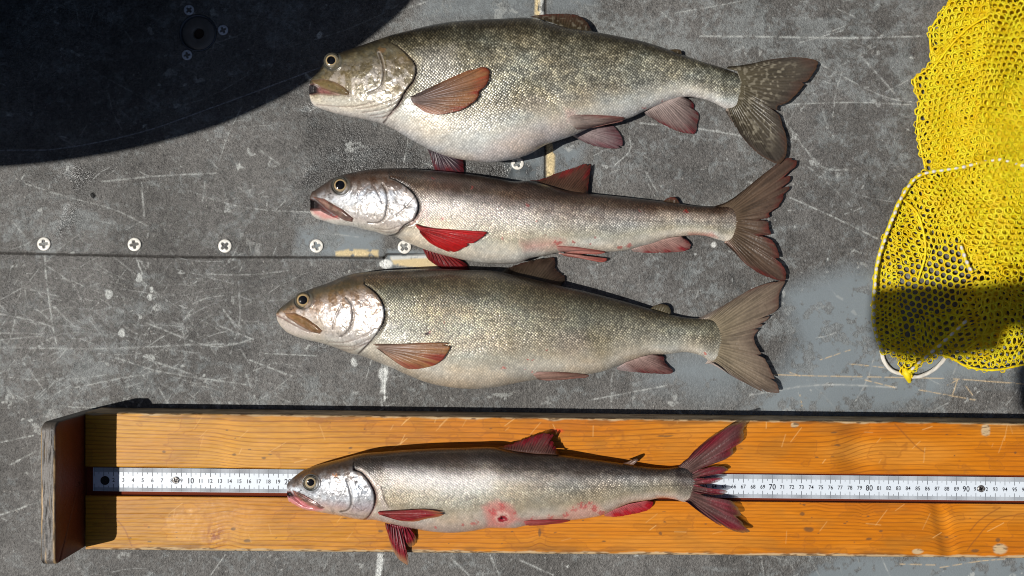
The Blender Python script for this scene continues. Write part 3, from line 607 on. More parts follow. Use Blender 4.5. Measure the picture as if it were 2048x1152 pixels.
def finpaint(c0, c1, cr_, red=(0.5, 1.0), redamt=.8, dark=.5, spots=0, sd=0, edge=None, tip=None, lead=None, leadc=None, hl=0):
    c0, c1, cr_ = [S(*c) if max(c) > 1.5 else np.array(c) for c in (c0, c1, cr_)]
    def f(X, Y, i, t, ray):
        col = mix(np.broadcast_to(c0, X.shape+(3,)), c1, t)
        n = fbm(i*14, t*1.6, sd+200, 3); n2 = vn(i*70, t*2.2, sd+3)
        col = mix(col, cr_, redamt*ss(red[0], red[1]+.08, t+.6*(n-.5))*ss(.36, .66, n*.5+n2*.5+.04))
        col = mix(col, np.array([.02, .014, .012]), dark*(1-ray)*.85*ss(.0, .2, t)*(.35+.65*n2)); col = mix(col, col*.5, ss(.5, .75, fbm(i*30, t*3, sd+77, 3))*.6)
        if spots:
            v = vn(X/4.8+.8*vn(X/15, Y/15, 3), Y/4.8, sd+9); col = mix(col, S(146, 138, 120), ss(.62, .78, v)*spots*ss(.9, .55, t))
        if hl: col = mix(col, S(208, 196, 196), ray**5*hl*ss(.06, .2, t)*ss(.75, .4, t)*ss(.35, .6, n2))  # pale streaks along the rays, painted specular highlights
        if edge is not None: col = mix(col, S(*edge), ss(.93, 1, t)*.8)
        if tip is not None: col = mix(col, S(*tip[0]), ss(tip[1], 1., t)*.9)
        if lead is not None: col = mix(col, S(*leadc), lead(i, t))
        return col*(1+.22*(fbm(X/4, Y/4, sd+6, 2)-.5))[..., None]
    return f
def stops(t, tab):
    xs = [a for a, _ in tab]; cs = np.array([S(*c) for _, c in tab]); return np.stack([np.interp(t, xs, cs[:, k]) for k in range(3)], -1)

def common(f, P):
    """P: dict of traced features in photo pixels; returns disp, paint for a fish"""
    oper, pre, maxi, gap = P['oper'], P['pre'], P['maxi'], P['gap']; ex, ey, er = P['eye']; hx = max(p[0] for p in oper); sd = P['seed']
    operS = smooth_line(oper, 60); preS = smooth_line(pre, 40); headpoly = [(f.x0-30, -200)]+[(oper[0][0], -200)]+[tuple(q) for q in operS]+[(operS[-1][0]-30, 2000), (f.x0-30, 2000)]
    mouth = P.get('mouth'); R_ = random.Random(sd); wr = []
    for k in range(26):
        x = R_.uniform(ex+24, hx-10); y = ey+R_.uniform(-6, 78)*(1 if sd != 120 else .75); a = R_.uniform(.9, 2.0); Ln = R_.uniform(8, 26); b_ = R_.uniform(-5, 5); wr.append(([(x, y), (x+Ln*.5*math.cos(a)+b_, y+Ln*.5*math.sin(a)), (x+Ln*math.cos(a), y+Ln*math.sin(a))], R_.uniform(.0002, .0006), R_.uniform(.8, 1.5)))
    def disp(X, Y, w_):
        z = 0*X; hd = X < hx+40
        d = dloc(X, Y, operS, 40); ins = inside(X, Y, headpoly) & hd
        z += np.where(ins, .0014*ss(26, 4, d)*ss(.9, .65, w_*.5+.5), 0)-P.get('gd', .0019)*np.exp(-(np.maximum(d-1, 0)/4.6)**2)*(~ins)*ss(0, .25, w_*.5+.5)
        z -= .0007*np.exp(-(d/1.6)**2)
        d = dloc(X, Y, preS, 20); z -= .0016*np.exp(-(d/2.3)**2)
        i = inside(X, Y, maxi); d = dloc(X, Y, maxi, 14, True); z += np.where(i, .0020*ss(0, 5, d), -.0010*np.exp(-(d/2.2)**2))
        if gap: z -= area(X, Y, gap, 3)*P.get('gapd', .007)
        if mouth: d = dloc(X, Y, mouth, 12); z -= .0014*np.exp(-(d/1.8)**2)
        r = np.hypot(X-ex, Y-ey)/er; z += .0016*np.exp(-((r-1.28)/.16)**2)-.0028*ss(1.22, 1.0, r)
        # bony relief of the head, soft dimples of the flank
        z += ins*(.0011*(fbm(X/18, Y/18, sd, 3)-.5)+.0006*(fbm(X/6, Y/5, sd+3, 2)-.5))
        z += (~ins)*(.0016*(fbm(X/70, Y/45, sd+7, 3)-.5)+.0003*(fbm(X/9, Y/7, sd+5, 2)-.5))
        for pl, a, wd in P.get('folds', ()): d = dloc(X, Y, smooth_line(pl, 30), 12); z -= a*np.exp(-(d/wd)**2)
        for pl, a, wd in wr: d = dloc(X, Y, pl, 8); z -= a*np.exp(-(d/wd)**2)*ins
        for (x, y, rx, ry, a) in P.get('bumps', ()): z += a*blob(X, Y, x, y, rx, ry)
        return z
    def paint(X, Y, w_):
        t = (w_+1)/2; n = fbm(X/34, Y/26, sd+11, 4); n2 = fbm(X/9, Y/8, sd+13, 3); n3 = vn(X/3.2, Y/3.2, sd+2)
        tt = t+.09*(n-.5)*(1-t*.5)
        col = stops(tt, P['body'])
        bl = ss(.47, .66, n*.35+n2*.65)*np.exp(-((t-.42)/.26)**2)*P['blotch']; col = mix(col, S(*P['blotchc']), bl)
        if P['blotch'] > .5: rt = 1-np.abs(2*fbm(X/17+1.5*n2, Y/14, sd+61, 2)-1); col = mix(col, S(196, 192, 172), ss(.86, .98, rt)*.5*ss(.08, .2, t)*ss(.85, .6, t))
        dk = ss(.52, .68, fbm(X/16, Y/12, sd+17, 3))*np.exp(-((t-.4)/.3)**2)*P['blotch']; col = mix(col, S(*P['body'][1][1]), dk*.3)
        lat = P['lat'](X); col = mix(col, S(*P['body'][1][1]), np.exp(-((Y-lat)/1.3)**2)*.35*(X > hx))
        hd = X < hx+40; d = dloc(X, Y, operS, 40); ins = inside(X, Y, headpoly) & hd
        hc = stops(tt, P['headc']); hn = fbm((X+Y)/9, (Y-X)/9, sd+21, 4); hc = mix(hc, S(*P['headspot']), ss(.5, .66, hn)*.5*ss(.75, .4, t)); hc = mix(hc, hc*.62, ss(.55, .7, fbm(X/4, Y/4, sd+29, 2))*.7*ss(.95, .6, t)); hc = mix(hc, np.minimum(hc*1.5, .85), ss(.58, .72, fbm(X/3.4, Y/4.4, sd+31, 2))*.6); hc = mix(hc, S(*P['silver']), ss(.45, .62, fbm(X/9, Y/14, sd+25, 3))*P['silv']*np.exp(-((t-.52)/.22)**2))
        soft = np.where(ins, 1., 0.)*ss(.97, .80, t)*(.35+.65*ss(.02, .28, t)); col = col*(1+.30*(n-.5)+.38*(n2-.5)+.25*(fbm(X/5, Y/4, sd+91, 2)-.5))[..., None]; col = mix(col, hc*np.array([.86, .87, .86]), soft)
        gw = P.get('gillw', 2.6)*(.45+.9*ss(.2, .5, t)*ss(.95, .6, t)+.3*n2); col = mix(col, S(*P['gill']), np.exp(-(np.maximum(d-.5, 0)/gw)**2)*(~ins)*ss(.06, .25, t)*.95)
        hue = fbm(X/60, Y/30, sd+41, 3)-.5; col = col*np.stack([1+.25*hue, 1+0*hue, 1-.3*hue], -1)
        col = mix(col, S(60, 50, 44), np.exp(-(d/1.3)**2)*.6*ss(.05, .2, t))
        if 'band' in P: dB = dloc(X, Y, smooth_line(P['band'][0], 40), 14); col = mix(col, S(*P['band'][1]), np.exp(-(dB/P['band'][2])**2)*.85)
        d = dloc(X, Y, preS, 20); col = mix(col, S(74, 62, 52), np.exp(-(d/1.9)**2)*.8); col = mix(col, S(225, 215, 205), np.exp(-((d-3.2)/1.3)**2)*.25)
        i = inside(X, Y, maxi); d = dloc(X, Y, maxi, 12, True); mcx = min(p[0] for p in maxi)
        col = np.where(i[..., None], mix(stops(ss(0, 8, d), [(0, P['lip']), (1, P['maxc'])]), S(*P['headspot'])*.7, ss(.4, .7, n2)*.7), col); col = mix(col, S(84, 60, 46), np.exp(-(d/1.2)**2)*.6)
        if gap: col = mix(col, mix(np.broadcast_to(S(*P['gapc']), X.shape+(3,)), S(60, 30, 28), ss(.4, .7, n2)*.5), area(X, Y, gap, 2.5)); col = mix(col, S(34, 28, 28), area(X, Y, gap, 2)*ss(f.x0+30, f.x0+12, X))  # front of the mouth gap painted dark, like shaded deck seen through it
        if mouth: d = dloc(X, Y, mouth, 12); col = mix(col, S(110, 82, 74), np.exp(-(d/1.6)**2)*.8)
        r = np.hypot(X-ex, Y-ey)/er; col = mix(col, S(70, 74, 72), np.exp(-((r-1.15)/.18)**2)*.7)
        for pl, a, wd in P.get('folds', ()): d = dloc(X, Y, smooth_line(pl, 30), 12); col = mix(col, S(120, 96, 86), np.exp(-(d/(wd*.8))**2)*.5)
        for pl, a, wd in wr: d = dloc(X, Y, pl, 8); col = mix(col, col*.45, np.exp(-(d/wd)**2)*a*900*ins)
        for k_, (dx, dy) in enumerate(((-24, 18), (-20, 15))): col = mix(col, S(26, 20, 18), ss(.3, .6, blob(X, Y, ex+dx, ey+dy, 2.2, 1.5))*.85)
        po = ss(.80, .9, vn(X/2.4, Y/2.4, sd+51))*ins*ss(.1, .3, t); col = mix(col, col*.5, po*.7)
        for (poly, c, amt, so) in P.get('areas', ()): col = mix(col, S(*c), area(X+10*(n2-.5), Y+10*(n-.5), poly, so)*amt)
        for (x, y, rx, ry, c, amt, gr) in P.get('spots', ()):
            b = blob(X+11*(n2-.5), Y+9*(n-.5)+6*(n3-.5), x, y, rx, ry); col = mix(col, S(*c), ss(.25, .75, b*(1-gr)+b*gr*2*n3)*amt)
        sc_ = np.where(ins, .10, P['scl']*(1-.65*ss(.55, .85, t))); sc_ = np.where((X < f.x0+40), .1, sc_)
        me_ = np.where(ins, .75*np.exp(-((t-.5)/.28)**2), .8*np.exp(-((t-.42)/.3)**2))*P.get('met', 1); me_ = np.where(i | (X < f.x0+35), .12, me_)
        gl = np.where(ins, .8, .45+.3*n)
        return col*((1+.12*(n3-.5))*(P['gain']+.34*np.exp(-((t-.42)/.2)**2)))[..., None], np.stack([sc_, me_, gl], -1)  # mid flank brightened in colour to offset dark metallic reflection
    return disp, paint
def tz(f, X, Y, zm, zt, t):
    return zm+(zt-zm)*ss(0, 1, t)+.0014*ss(.35, 0, t)
def tail(f, base, outer, pf, zt, **k):
    zm = float(f.zm(np.array(f.x1-12.)))
    return f.fin('tail_fin', base, outer, lambda X, Y, i, t: tz(f, X, Y, zm, zt, t)+.0012*np.sin(i*9+1)*t+.004*t*(i-.5)**2*4*(1 if zt > .006 else .3), pf, n=420, m=70, nray=34, rip=.00035, **k)
def flat(f, z0_, z1_, c=0): return lambda X, Y, i, t: z0_+(z1_-z0_)*t+c*np.sin(np.pi*t)
def over(f, lift, tipl): return lambda X, Y, i, t: f.H(X, Y)*ss(1.4, 1.0, np.abs(f.base(X, Y)))+lift+(tipl-lift)*t
PROF = [(0, .16), (.03, .34), (.08, .60), (.15, .80), (.22, .9), (.35, 1.), (.5, .98), (.62, .82), (.75, .55), (.86, .36), (.94, .24), (1, .10)]

# fish 1: the deep-bellied one
c1 = lambda p: cr(560, 0, 3.388, p); c2 = lambda p: cr(1060, 0, 3.388, p)
D = c1([(198, 575), (204, 556), (218, 530), (240, 508), (265, 480), (310, 405), (420, 352), (500, 325), (600, 290), (700, 255), (760, 235), (860, 210), (1000, 175), (1150, 148), (1300, 135), (1500, 126), (1700, 122)])+c2([(150, 160), (250, 185), (420, 212), (600, 245), (800, 290), (950, 340), (1050, 378), (1200, 428), (1300, 458), (1400, 500), (1450, 530)])
Vn = c1([(198, 640), (205, 672), (222, 705), (260, 730), (330, 755), (450, 788), (560, 808), (680, 838), (750, 865), (850, 925), (930, 970), (1020, 1018), (1150, 1065), (1300, 1092), (1450, 1100), (1550, 1085), (1700, 1040)])+c2([(100, 985), (200, 950), (300, 915), (400, 870), (560, 830), (700, 790), (750, 765), (850, 720), (950, 680), (1050, 658), (1150, 668), (1250, 700), (1320, 735), (1400, 738), (1450, 730)])
F1 = Fish('lake_trout', 'biggest fish, olive with swollen pale belly, topmost of the four, snout at dark shadow', D, Vn, 618.5, 1488, .036, 0, PROF, None)
F1.ps = (4.9, 4.2); F1.eyedz = .0
P1 = dict(seed=3, gain=1.22, eye=(664, 122, 15), oper=c1([(735, 283), (790, 310), (850, 362), (905, 425), (918, 480), (900, 545), (860, 595), (828, 650), (790, 715), (735, 785), (700, 830)]), pre=c1([(672, 360), (695, 430), (703, 500), (690, 575), (655, 610), (600, 632)]),
    maxi=c1([(215, 545), (300, 538), (370, 556), (430, 588), (472, 628), (462, 646), (420, 640), (350, 622), (285, 600), (230, 572)]), gap=c1([(185, 572), (230, 572), (285, 600), (350, 626), (400, 642), (330, 640), (260, 632), (185, 645)]), gapc=(160, 108, 102), gapd=.006,
    body=[(0, (42, 36, 26)), (.06, (70, 64, 48)), (.15, (108, 104, 86)), (.3, (140, 137, 120)), (.55, (156, 152, 136)), (.68, (186, 181, 166)), (.82, (206, 202, 190)), (1, (190, 184, 178))], blotch=.75, blotchc=(190, 184, 158),
    lat=hermite([(760, 110), (900, 100), (1060, 98), (1200, 120), (1340, 146), (1488, 182)]),
    headc=[(0, (46, 40, 28)), (.15, (70, 60, 42)), (.38, (112, 100, 78)), (.58, (146, 136, 116)), (.78, (200, 194, 180)), (1, (196, 190, 182))], headspot=(104, 88, 54), silver=(206, 196, 190), silv=.5, gill=(70, 30, 26), gillw=3.0, lip=(126, 104, 76), maxc=(98, 84, 54), scl=.85, met=.8,
    folds=[(c1(p), .0009, 1.7) for p in ([(520, 740), (640, 720), (760, 680), (830, 640)], [(560, 762), (680, 745), (780, 705), (830, 665)], [(610, 785), (700, 770), (790, 730), (830, 700)], [(640, 800), (720, 790), (800, 745)], [(250, 710), (400, 722), (520, 720), (640, 690)])]+[(c1([(700, 800), (780, 735), (820, 680)]), .0012, 3)],
    areas=[(c1([(1560, 560), (1680, 540), (1800, 600), (1870, 680), (1880, 760), (1820, 720), (1740, 640), (1640, 640), (1600, 700), (1540, 620)]), (132, 116, 74), .5, 8), (c1([(1640, 650), (1740, 650), (1830, 740), (1760, 790), (1660, 740)]), (190, 178, 160), .6, 8), (c2([(240, 740), (320, 760), (330, 800), (250, 820)]), (206, 150, 140), .4, 6),
           (c1([(1550, 900), (1900, 800), (2000, 830), (1850, 960), (1600, 1060), (1300, 1080)]), (204, 180, 172), .4, 14), (c1([(945, 340), (1180, 320), (1200, 520), (960, 620), (935, 480)]), (206, 200, 190), .45, 14)],
    spots=[(1268+20, 216, 6, 3, (170, 50, 48), .7, .5), (1326, 203, 2.5, 2, (180, 40, 40), .8, 0), (764, 99, 10, 6, (150, 104, 56), .3, .7)], bumps=[(1085, 200, 26, 16, -.0022), (1060, 170, 26, 10, .0012)])
F1.build(*common(F1, P1), 640, 210)
F1.eye(664, 122, 15, 8.2, S(150, 142, 122), (-2, -1.5))
F1.fin('dorsal_fin', c2([(20, 118), (110, 140), (250, 190), (420, 216)]), c2([(-5, 116), (40, 102), (120, 93), (250, 90), (330, 105), (390, 150), (421, 213)]), lambda X, Y, i, t: F1.zm(X)*(.86-.25*t), finpaint((70, 62, 44), (96, 72, 58), (140, 50, 48), (.7, 1.1), .6, .7, .5, 1, (60, 34, 30)), fray=.8, n=90, m=24)
F1.fin('adipose_fin', c2([(935, 340), (1030, 368)]), c2([(945, 336), (985, 333), (1020, 338), (1028, 366)]), lambda X, Y, i, t: F1.zm(X)*.95+0*t, finpaint((70, 62, 44), (96, 80, 58), (90, 70, 50)), fray=.3, n=30, m=8)
tail(F1, c2([(1330, 462), (1400, 480), (1430, 560), (1420, 640), (1380, 700), (1325, 745)]), c2([(1345, 449), (1400, 445), (1500, 430), (1640, 400), (1780, 387), (1880, 393), (1950, 415), (1945, 460), (1900, 530), (1850, 590), (1780, 670), (1720, 708), (1680, 722), (1695, 790), (1732, 900), (1745, 980), (1738, 1050), (1710, 1098), (1682, 1115), (1600, 1078), (1520, 1022), (1430, 920), (1385, 850), (1345, 790), (1325, 752)]),
     finpaint((100, 92, 72), (84, 76, 68), (104, 66, 52), (.85, 1.1), .5, .5, .8, 2, (92, 66, 48), lead=lambda i, t: ss(.93, .99, i)*.7, leadc=(210, 190, 176)), .012, fray=1.4)
F1.fin('anal_fin', c2([(775, 762), (860, 712), (950, 676), (1035, 650)]), c2([(782, 775), (840, 812), (900, 845), (1000, 890), (1080, 908), (1125, 900), (1141, 830), (1144, 770), (1112, 740), (1114, 708), (1090, 680), (1050, 655)]), flat(F1, .015, .003, .001), finpaint((190, 172, 164), (132, 104, 100), (156, 38, 52), (.74, 1.02), .9, .8, 0, 3, lead=lambda i, t: ss(.1, .02, i)*.8, leadc=(215, 196, 190)), fray=1.6, n=110)
F1.fin('pelvic_fin', c2([(285, 905), (310, 880), (370, 870)]), c2([(292, 925), (345, 952), (420, 985), (540, 1007), (618, 1000), (630, 950), (602, 892), (560, 850), (480, 845)]), flat(F1, .014, .004, .001), finpaint((196, 180, 176), (134, 104, 108), (140, 70, 80), (.5, 1.1), .6, .7, 0, 4, lead=lambda i, t: ss(.12, .02, i)*.8, leadc=(215, 200, 196)), fray=.8, n=100)
F1.fin('pelvic_fin', c2([(258, 800), (264, 830), (290, 856)]), c2([(275, 785), (330, 775), (480, 779), (640, 796), (622, 826), (600, 830), (520, 846), (400, 872), (320, 878)]), over(F1, .0008, .0015), finpaint((206, 192, 182), (160, 122, 112), (176, 84, 80), (.6, 1.1), .5, .45, 0, 5, lead=lambda i, t: ss(.2, .02, i)*.5, leadc=(205, 190, 180)), fray=1.6, n=90)
F1.fin('pectoral_fin', c1([(880, 655), (890, 680), (905, 705)]), c1([(900, 650), (1000, 600), (1150, 530), (1280, 475), (1378, 453), (1420, 470), (1424, 530), (1400, 580), (1362, 612), (1340, 670), (1250, 738), (1150, 770), (1060, 780), (990, 762), (940, 730)]), over(F1, .0006, .0035), finpaint((120, 106, 102), (176, 120, 74), (176, 50, 36), (.74, 1.0), .9, .65, 0, 6, (120, 46, 34), hl=.6, lead=lambda i, t: ss(.72, .95, i)*.7, leadc=(206, 160, 140)), fray=2.6, n=220, nray=22, rip=.0009)
F1.fin('pectoral_fin', c1([(985, 985), (1060, 1030), (1150, 1060)]), c1([(995, 1005), (1020, 1060), (1050, 1155), (1110, 1175), (1160, 1182), (1242, 1182), (1244, 1100), (1225, 1065)]), flat(F1, .010, .004, .001), finpaint((86, 74, 84), (90, 60, 70), (130, 34, 44), (.55, .9), .9, .9, 0, 7, hl=.7), fray=1, n=90, nray=12, rip=.0012)

# fish 2: slim, red fins
c3 = lambda p: cr(560, 310, 3.413, p); c4 = lambda p: cr(1060, 300, 3.413, p)
D = c3([(206, 282), (214, 262), (240, 240), (290, 205), (350, 165), (420, 137), (500, 118), (600, 100), (700, 91), (850, 92), (1000, 103), (1150, 115), (1350, 140), (1500, 165), (1600, 180)])+c4([(0, 212), (100, 235), (250, 278), (400, 297), (550, 312), (700, 328), (850, 345), (1000, 362), (1100, 378), (1250, 385), (1350, 382), (1460, 400)])
Vn = c3([(206, 384), (214, 402), (235, 425), (300, 450), (380, 475), (500, 490), (600, 515), (650, 525), (720, 548), (790, 560), (850, 590), (950, 630), (1050, 665), (1200, 705), (1350, 735), (1500, 742), (1650, 730)])+c4([(0, 740), (100, 722), (200, 700), (400, 690), (560, 695), (680, 680), (750, 660), (830, 640), (950, 600), (1050, 588), (1200, 588), (1290, 615), (1350, 628), (1460, 600)])
F2 = Fish('lake_trout', 'slim silvery fish with bright red pectoral fin and split tail, second from the top', D, Vn, 620.3, 1484, .026, 0, [(0, .2), (.03, .4), (.08, .72), (.15, .95), (.22, 1.), (.35, 1.), (.5, .93), (.62, .82), (.75, .62), (.86, .45), (.94, .3), (1, .12)], None)
F2.ps = (4.1, 4.1); F2.eyedz = .0
P2 = dict(seed=40, gain=1.1, eye=(681, 372, 15), oper=c3([(745, 155), (800, 178), (870, 225), (920, 280), (942, 340), (932, 400), (900, 450), (845, 480), (800, 530), (740, 550)]), pre=c3([(700, 200), (725, 250), (735, 320), (725, 400), (700, 445), (650, 465), (600, 460)]),
    maxi=c3([(222, 285), (300, 300), (360, 335), (430, 375), (500, 432), (492, 456), (440, 445), (380, 410), (310, 362), (270, 325)]), gap=c3([(190, 296), (245, 312), (290, 345), (330, 380), (400, 430), (330, 400), (280, 372), (190, 378)]), gapc=(96, 52, 50), gapd=.009,
    body=[(0, (46, 31, 24)), (.09, (68, 49, 38)), (.2, (98, 78, 64)), (.38, (174, 160, 148)), (.55, (190, 182, 168)), (.72, (190, 182, 160)), (.86, (210, 202, 186)), (1, (184, 176, 164))], blotch=.18, blotchc=(200, 192, 170),
    lat=hermite([(840, 395), (1000, 408), (1200, 436), (1484, 446)]),
    headc=[(0, (50, 36, 30)), (.15, (74, 54, 44)), (.32, (140, 126, 118)), (.45, (200, 196, 194)), (.7, (208, 202, 198)), (1, (196, 176, 166))], headspot=(96, 76, 66), silver=(232, 230, 232), silv=.8, gill=(34, 22, 16), gillw=9., lip=(136, 92, 82), maxc=(134, 108, 94), scl=.65, met=1.,
    folds=[(c3(p), .0009, 1.6) for p in ([(650, 500), (740, 510), (830, 480)], [(680, 520), (760, 530), (840, 500)], [(800, 410), (870, 350), (920, 290)], [(640, 210), (680, 280), (700, 330)], [(520, 320), (545, 250), (600, 200)])],
    band=(c3([(900, 465), (970, 400), (985, 340), (1000, 420), (1010, 480)]), (206, 178, 166), 5),
    areas=[(c3([(205, 365), (260, 375), (330, 400), (400, 440), (300, 440), (230, 410)]), (214, 140, 130), .75, 4), (c3([(1000, 160), (1200, 175), (1230, 240), (1010, 260)]), (112, 66, 52), .3, 14), (c4([(-60, 620), (240, 610), (230, 660), (-40, 690)]), (196, 90, 76), .4, 8), (c3([(960, 300), (1300, 300), (1700, 380), (1700, 440), (1300, 420), (990, 400)]), (226, 222, 220), .45, 18), (c4([(1080, 575), (1240, 572), (1280, 600), (1080, 590)]), (190, 90, 70), .6, 4)],  # the long pale flank area is a silver highlight painted into the skin
    spots=[(x, y, r, r*.8, (178, 46, 44), .65, .7) for x, y, r in ((1258, 489, 7), (1240, 494, 5), (1148, 485, 4), (1182, 490, 3), (1115, 485, 9), (1130, 500, 6), (1055, 409, 4), (1006, 478, 4), (1074, 443, 3), (945, 375, 3), (1372, 424, 6), (1280, 421, 3), (885, 440, 3), (1090, 470, 4), (864, 357, 4), (1192, 476, 3))]+[(670, 433, 9, 3, (196, 40, 44), .8, .4)])
F2.build(*common(F2, P2), 620, 150)
F2.eye(681, 371, 14.5, 9.2, S(164, 148, 124), (-1, -1))
F2.fin('dorsal_fin', c4([(20, 220), (130, 246), (250, 280), (380, 294)]), c4([(0, 208), (60, 196), (120, 178), (250, 130), (378, 90), (400, 100), (419, 96), (413, 160), (404, 240), (394, 292)]), lambda X, Y, i, t: F2.zm(X)*(.8-.3*t), finpaint((84, 62, 46), (100, 60, 48), (156, 36, 40), (.6, 1.), .85, .8, 0, 11), fray=3, n=110, m=30)
F2.fin('adipose_fin', c4([(905, 350), (1025, 368)]), c4([(915, 346), (940, 328), (968, 320), (1000, 328), (1022, 364)]), lambda X, Y, i, t: F2.zm(X)*.9+0*t, finpaint((80, 64, 46), (100, 70, 56), (140, 60, 50)), fray=.3, n=30, m=8)
tail(F2, c4([(1280, 388), (1350, 402), (1385, 470), (1382, 540), (1355, 600), (1325, 632)]), c4([(1255, 384), (1350, 350), (1450, 280), (1550, 198), (1650, 120), (1740, 60), (1800, 50), (1824, 72), (1818, 112), (1788, 130), (1782, 200), (1774, 262), (1738, 300), (1730, 340), (1700, 385), (1640, 430), (1640, 458), (1565, 478), (1630, 490), (1650, 560), (1648, 578), (1560, 592), (1640, 606), (1688, 655), (1712, 735), (1690, 748), (1742, 800), (1756, 865), (1745, 898), (1650, 880), (1560, 842), (1460, 770), (1400, 705), (1335, 642)]),
     finpaint((110, 92, 72), (100, 78, 66), (140, 44, 40), (.84, 1.1), .8, .65, 0, 12, (92, 44, 34), lead=lambda i, t: ss(.86, .97, i)*.55, leadc=(196, 160, 144)), .010, fray=3.4)
F2.fin('anal_fin', c4([(690, 678), (760, 652), (850, 625), (960, 598), (1030, 590)]), c4([(700, 692), (740, 701), (850, 706), (1000, 700), (1078, 686), (1104, 655), (1080, 620), (1045, 594)]), flat(F2, .013, .006, .001), finpaint((190, 156, 144), (170, 116, 108), (176, 36, 50), (.6, .9), .85, .75, 0, 13, lead=lambda i, t: ss(.25, .05, i)*.7, leadc=(210, 186, 176)), fray=1.5, n=90)
F2.fin('pelvic_fin', c4([(185, 690), (200, 712)]), c4([(210, 705), (240, 725), (350, 742), (480, 767), (520, 760), (527, 740), (440, 732), (330, 708), (260, 700)]), flat(F2, .010, .006, .001), finpaint((200, 160, 150), (186, 110, 96), (186, 60, 50), (.4, 1.1), .6, .4, 0, 14), fray=1.5, n=70, m=26)
F2.fin('pelvic_fin', c4([(180, 665), (195, 690)]), c4([(190, 655), (300, 659), (400, 674), (522, 695), (470, 712), (430, 712), (300, 706), (215, 694)]), over(F2, .0008, .001), finpaint((196, 150, 140), (190, 120, 106), (176, 50, 50), (.5, 1.1), .6, .4, 0, 15), fray=1.5, n=70, m=26)
F2.fin('pectoral_fin', c3([(920, 474), (935, 495), (955, 518)]), c3([(930, 472), (970, 486), (1100, 508), (1250, 519), (1404, 524), (1402, 545), (1378, 568), (1330, 600), (1282, 606), (1288, 622), (1240, 646), (1192, 668), (1130, 656), (1050, 620), (990, 572), (955, 530)]), over(F2, .0006, .003), finpaint((176, 40, 40), (196, 30, 30), (206, 24, 26), (.1, .6), .9, .6, 0, 16, hl=.12, lead=lambda i, t: ss(.16, .03, i)*.6+ss(.84, 1.05, t)*ss(.5, .3, i)*.5, leadc=(150, 104, 70)), fray=3, n=200, nray=18, rip=.0008)
F2.fin('pectoral_fin', c3([(968, 630), (1060, 655), (1180, 690)]), c3([(975, 645), (1010, 712), (1060, 752), (1100, 776), (1140, 800), (1240, 812), (1296, 800), (1272, 742), (1225, 716)]), flat(F2, .008, .003, .001), finpaint((150, 36, 36), (110, 30, 36), (150, 20, 30), (.2, .7), .8, .9, 0, 17), fray=1, n=90, nray=11, rip=.0012)

# fish 3: stout, plain
c5 = lambda p: cr(540, 520, 3.413, p); c6 = lambda p: cr(1000, 540, 3.413, p)
D = c5([(42, 362), (50, 350), (70, 328), (110, 295), (160, 258), (220, 222), (300, 189), (400, 155), (480, 120), (560, 95), (700, 78), (900, 66), (1150, 60), (1350, 68), (1560, 80)])+c6([(60, 28), (150, 45), (300, 80), (430, 112), (550, 138), (700, 175), (850, 215), (1000, 258), (1150, 300), (1250, 322), (1350, 330), (1450, 335), (1520, 370)])
Vn = c5([(42, 376), (48, 405), (60, 430), (100, 480), (160, 515), (250, 545), (340, 565), (450, 600), (540, 635), (640, 660), (740, 700), (860, 750), (950, 790), (1050, 830), (1200, 865), (1350, 880), (1550, 875)])+c6([(0, 790), (100, 775), (230, 752), (450, 735), (600, 715), (740, 680), (800, 655), (900, 615), (1020, 580), (1150, 575), (1280, 562), (1380, 590), (1450, 632), (1520, 620)])
F3 = Fish('lake_trout', 'stout tan-olive fish with closed mouth, lowest of the three lying on the deck', D, Vn, 552.5, 1452, .033, 0, PROF, None)
F3.ps = (4.4, 4.2); F3.eyedz = .0
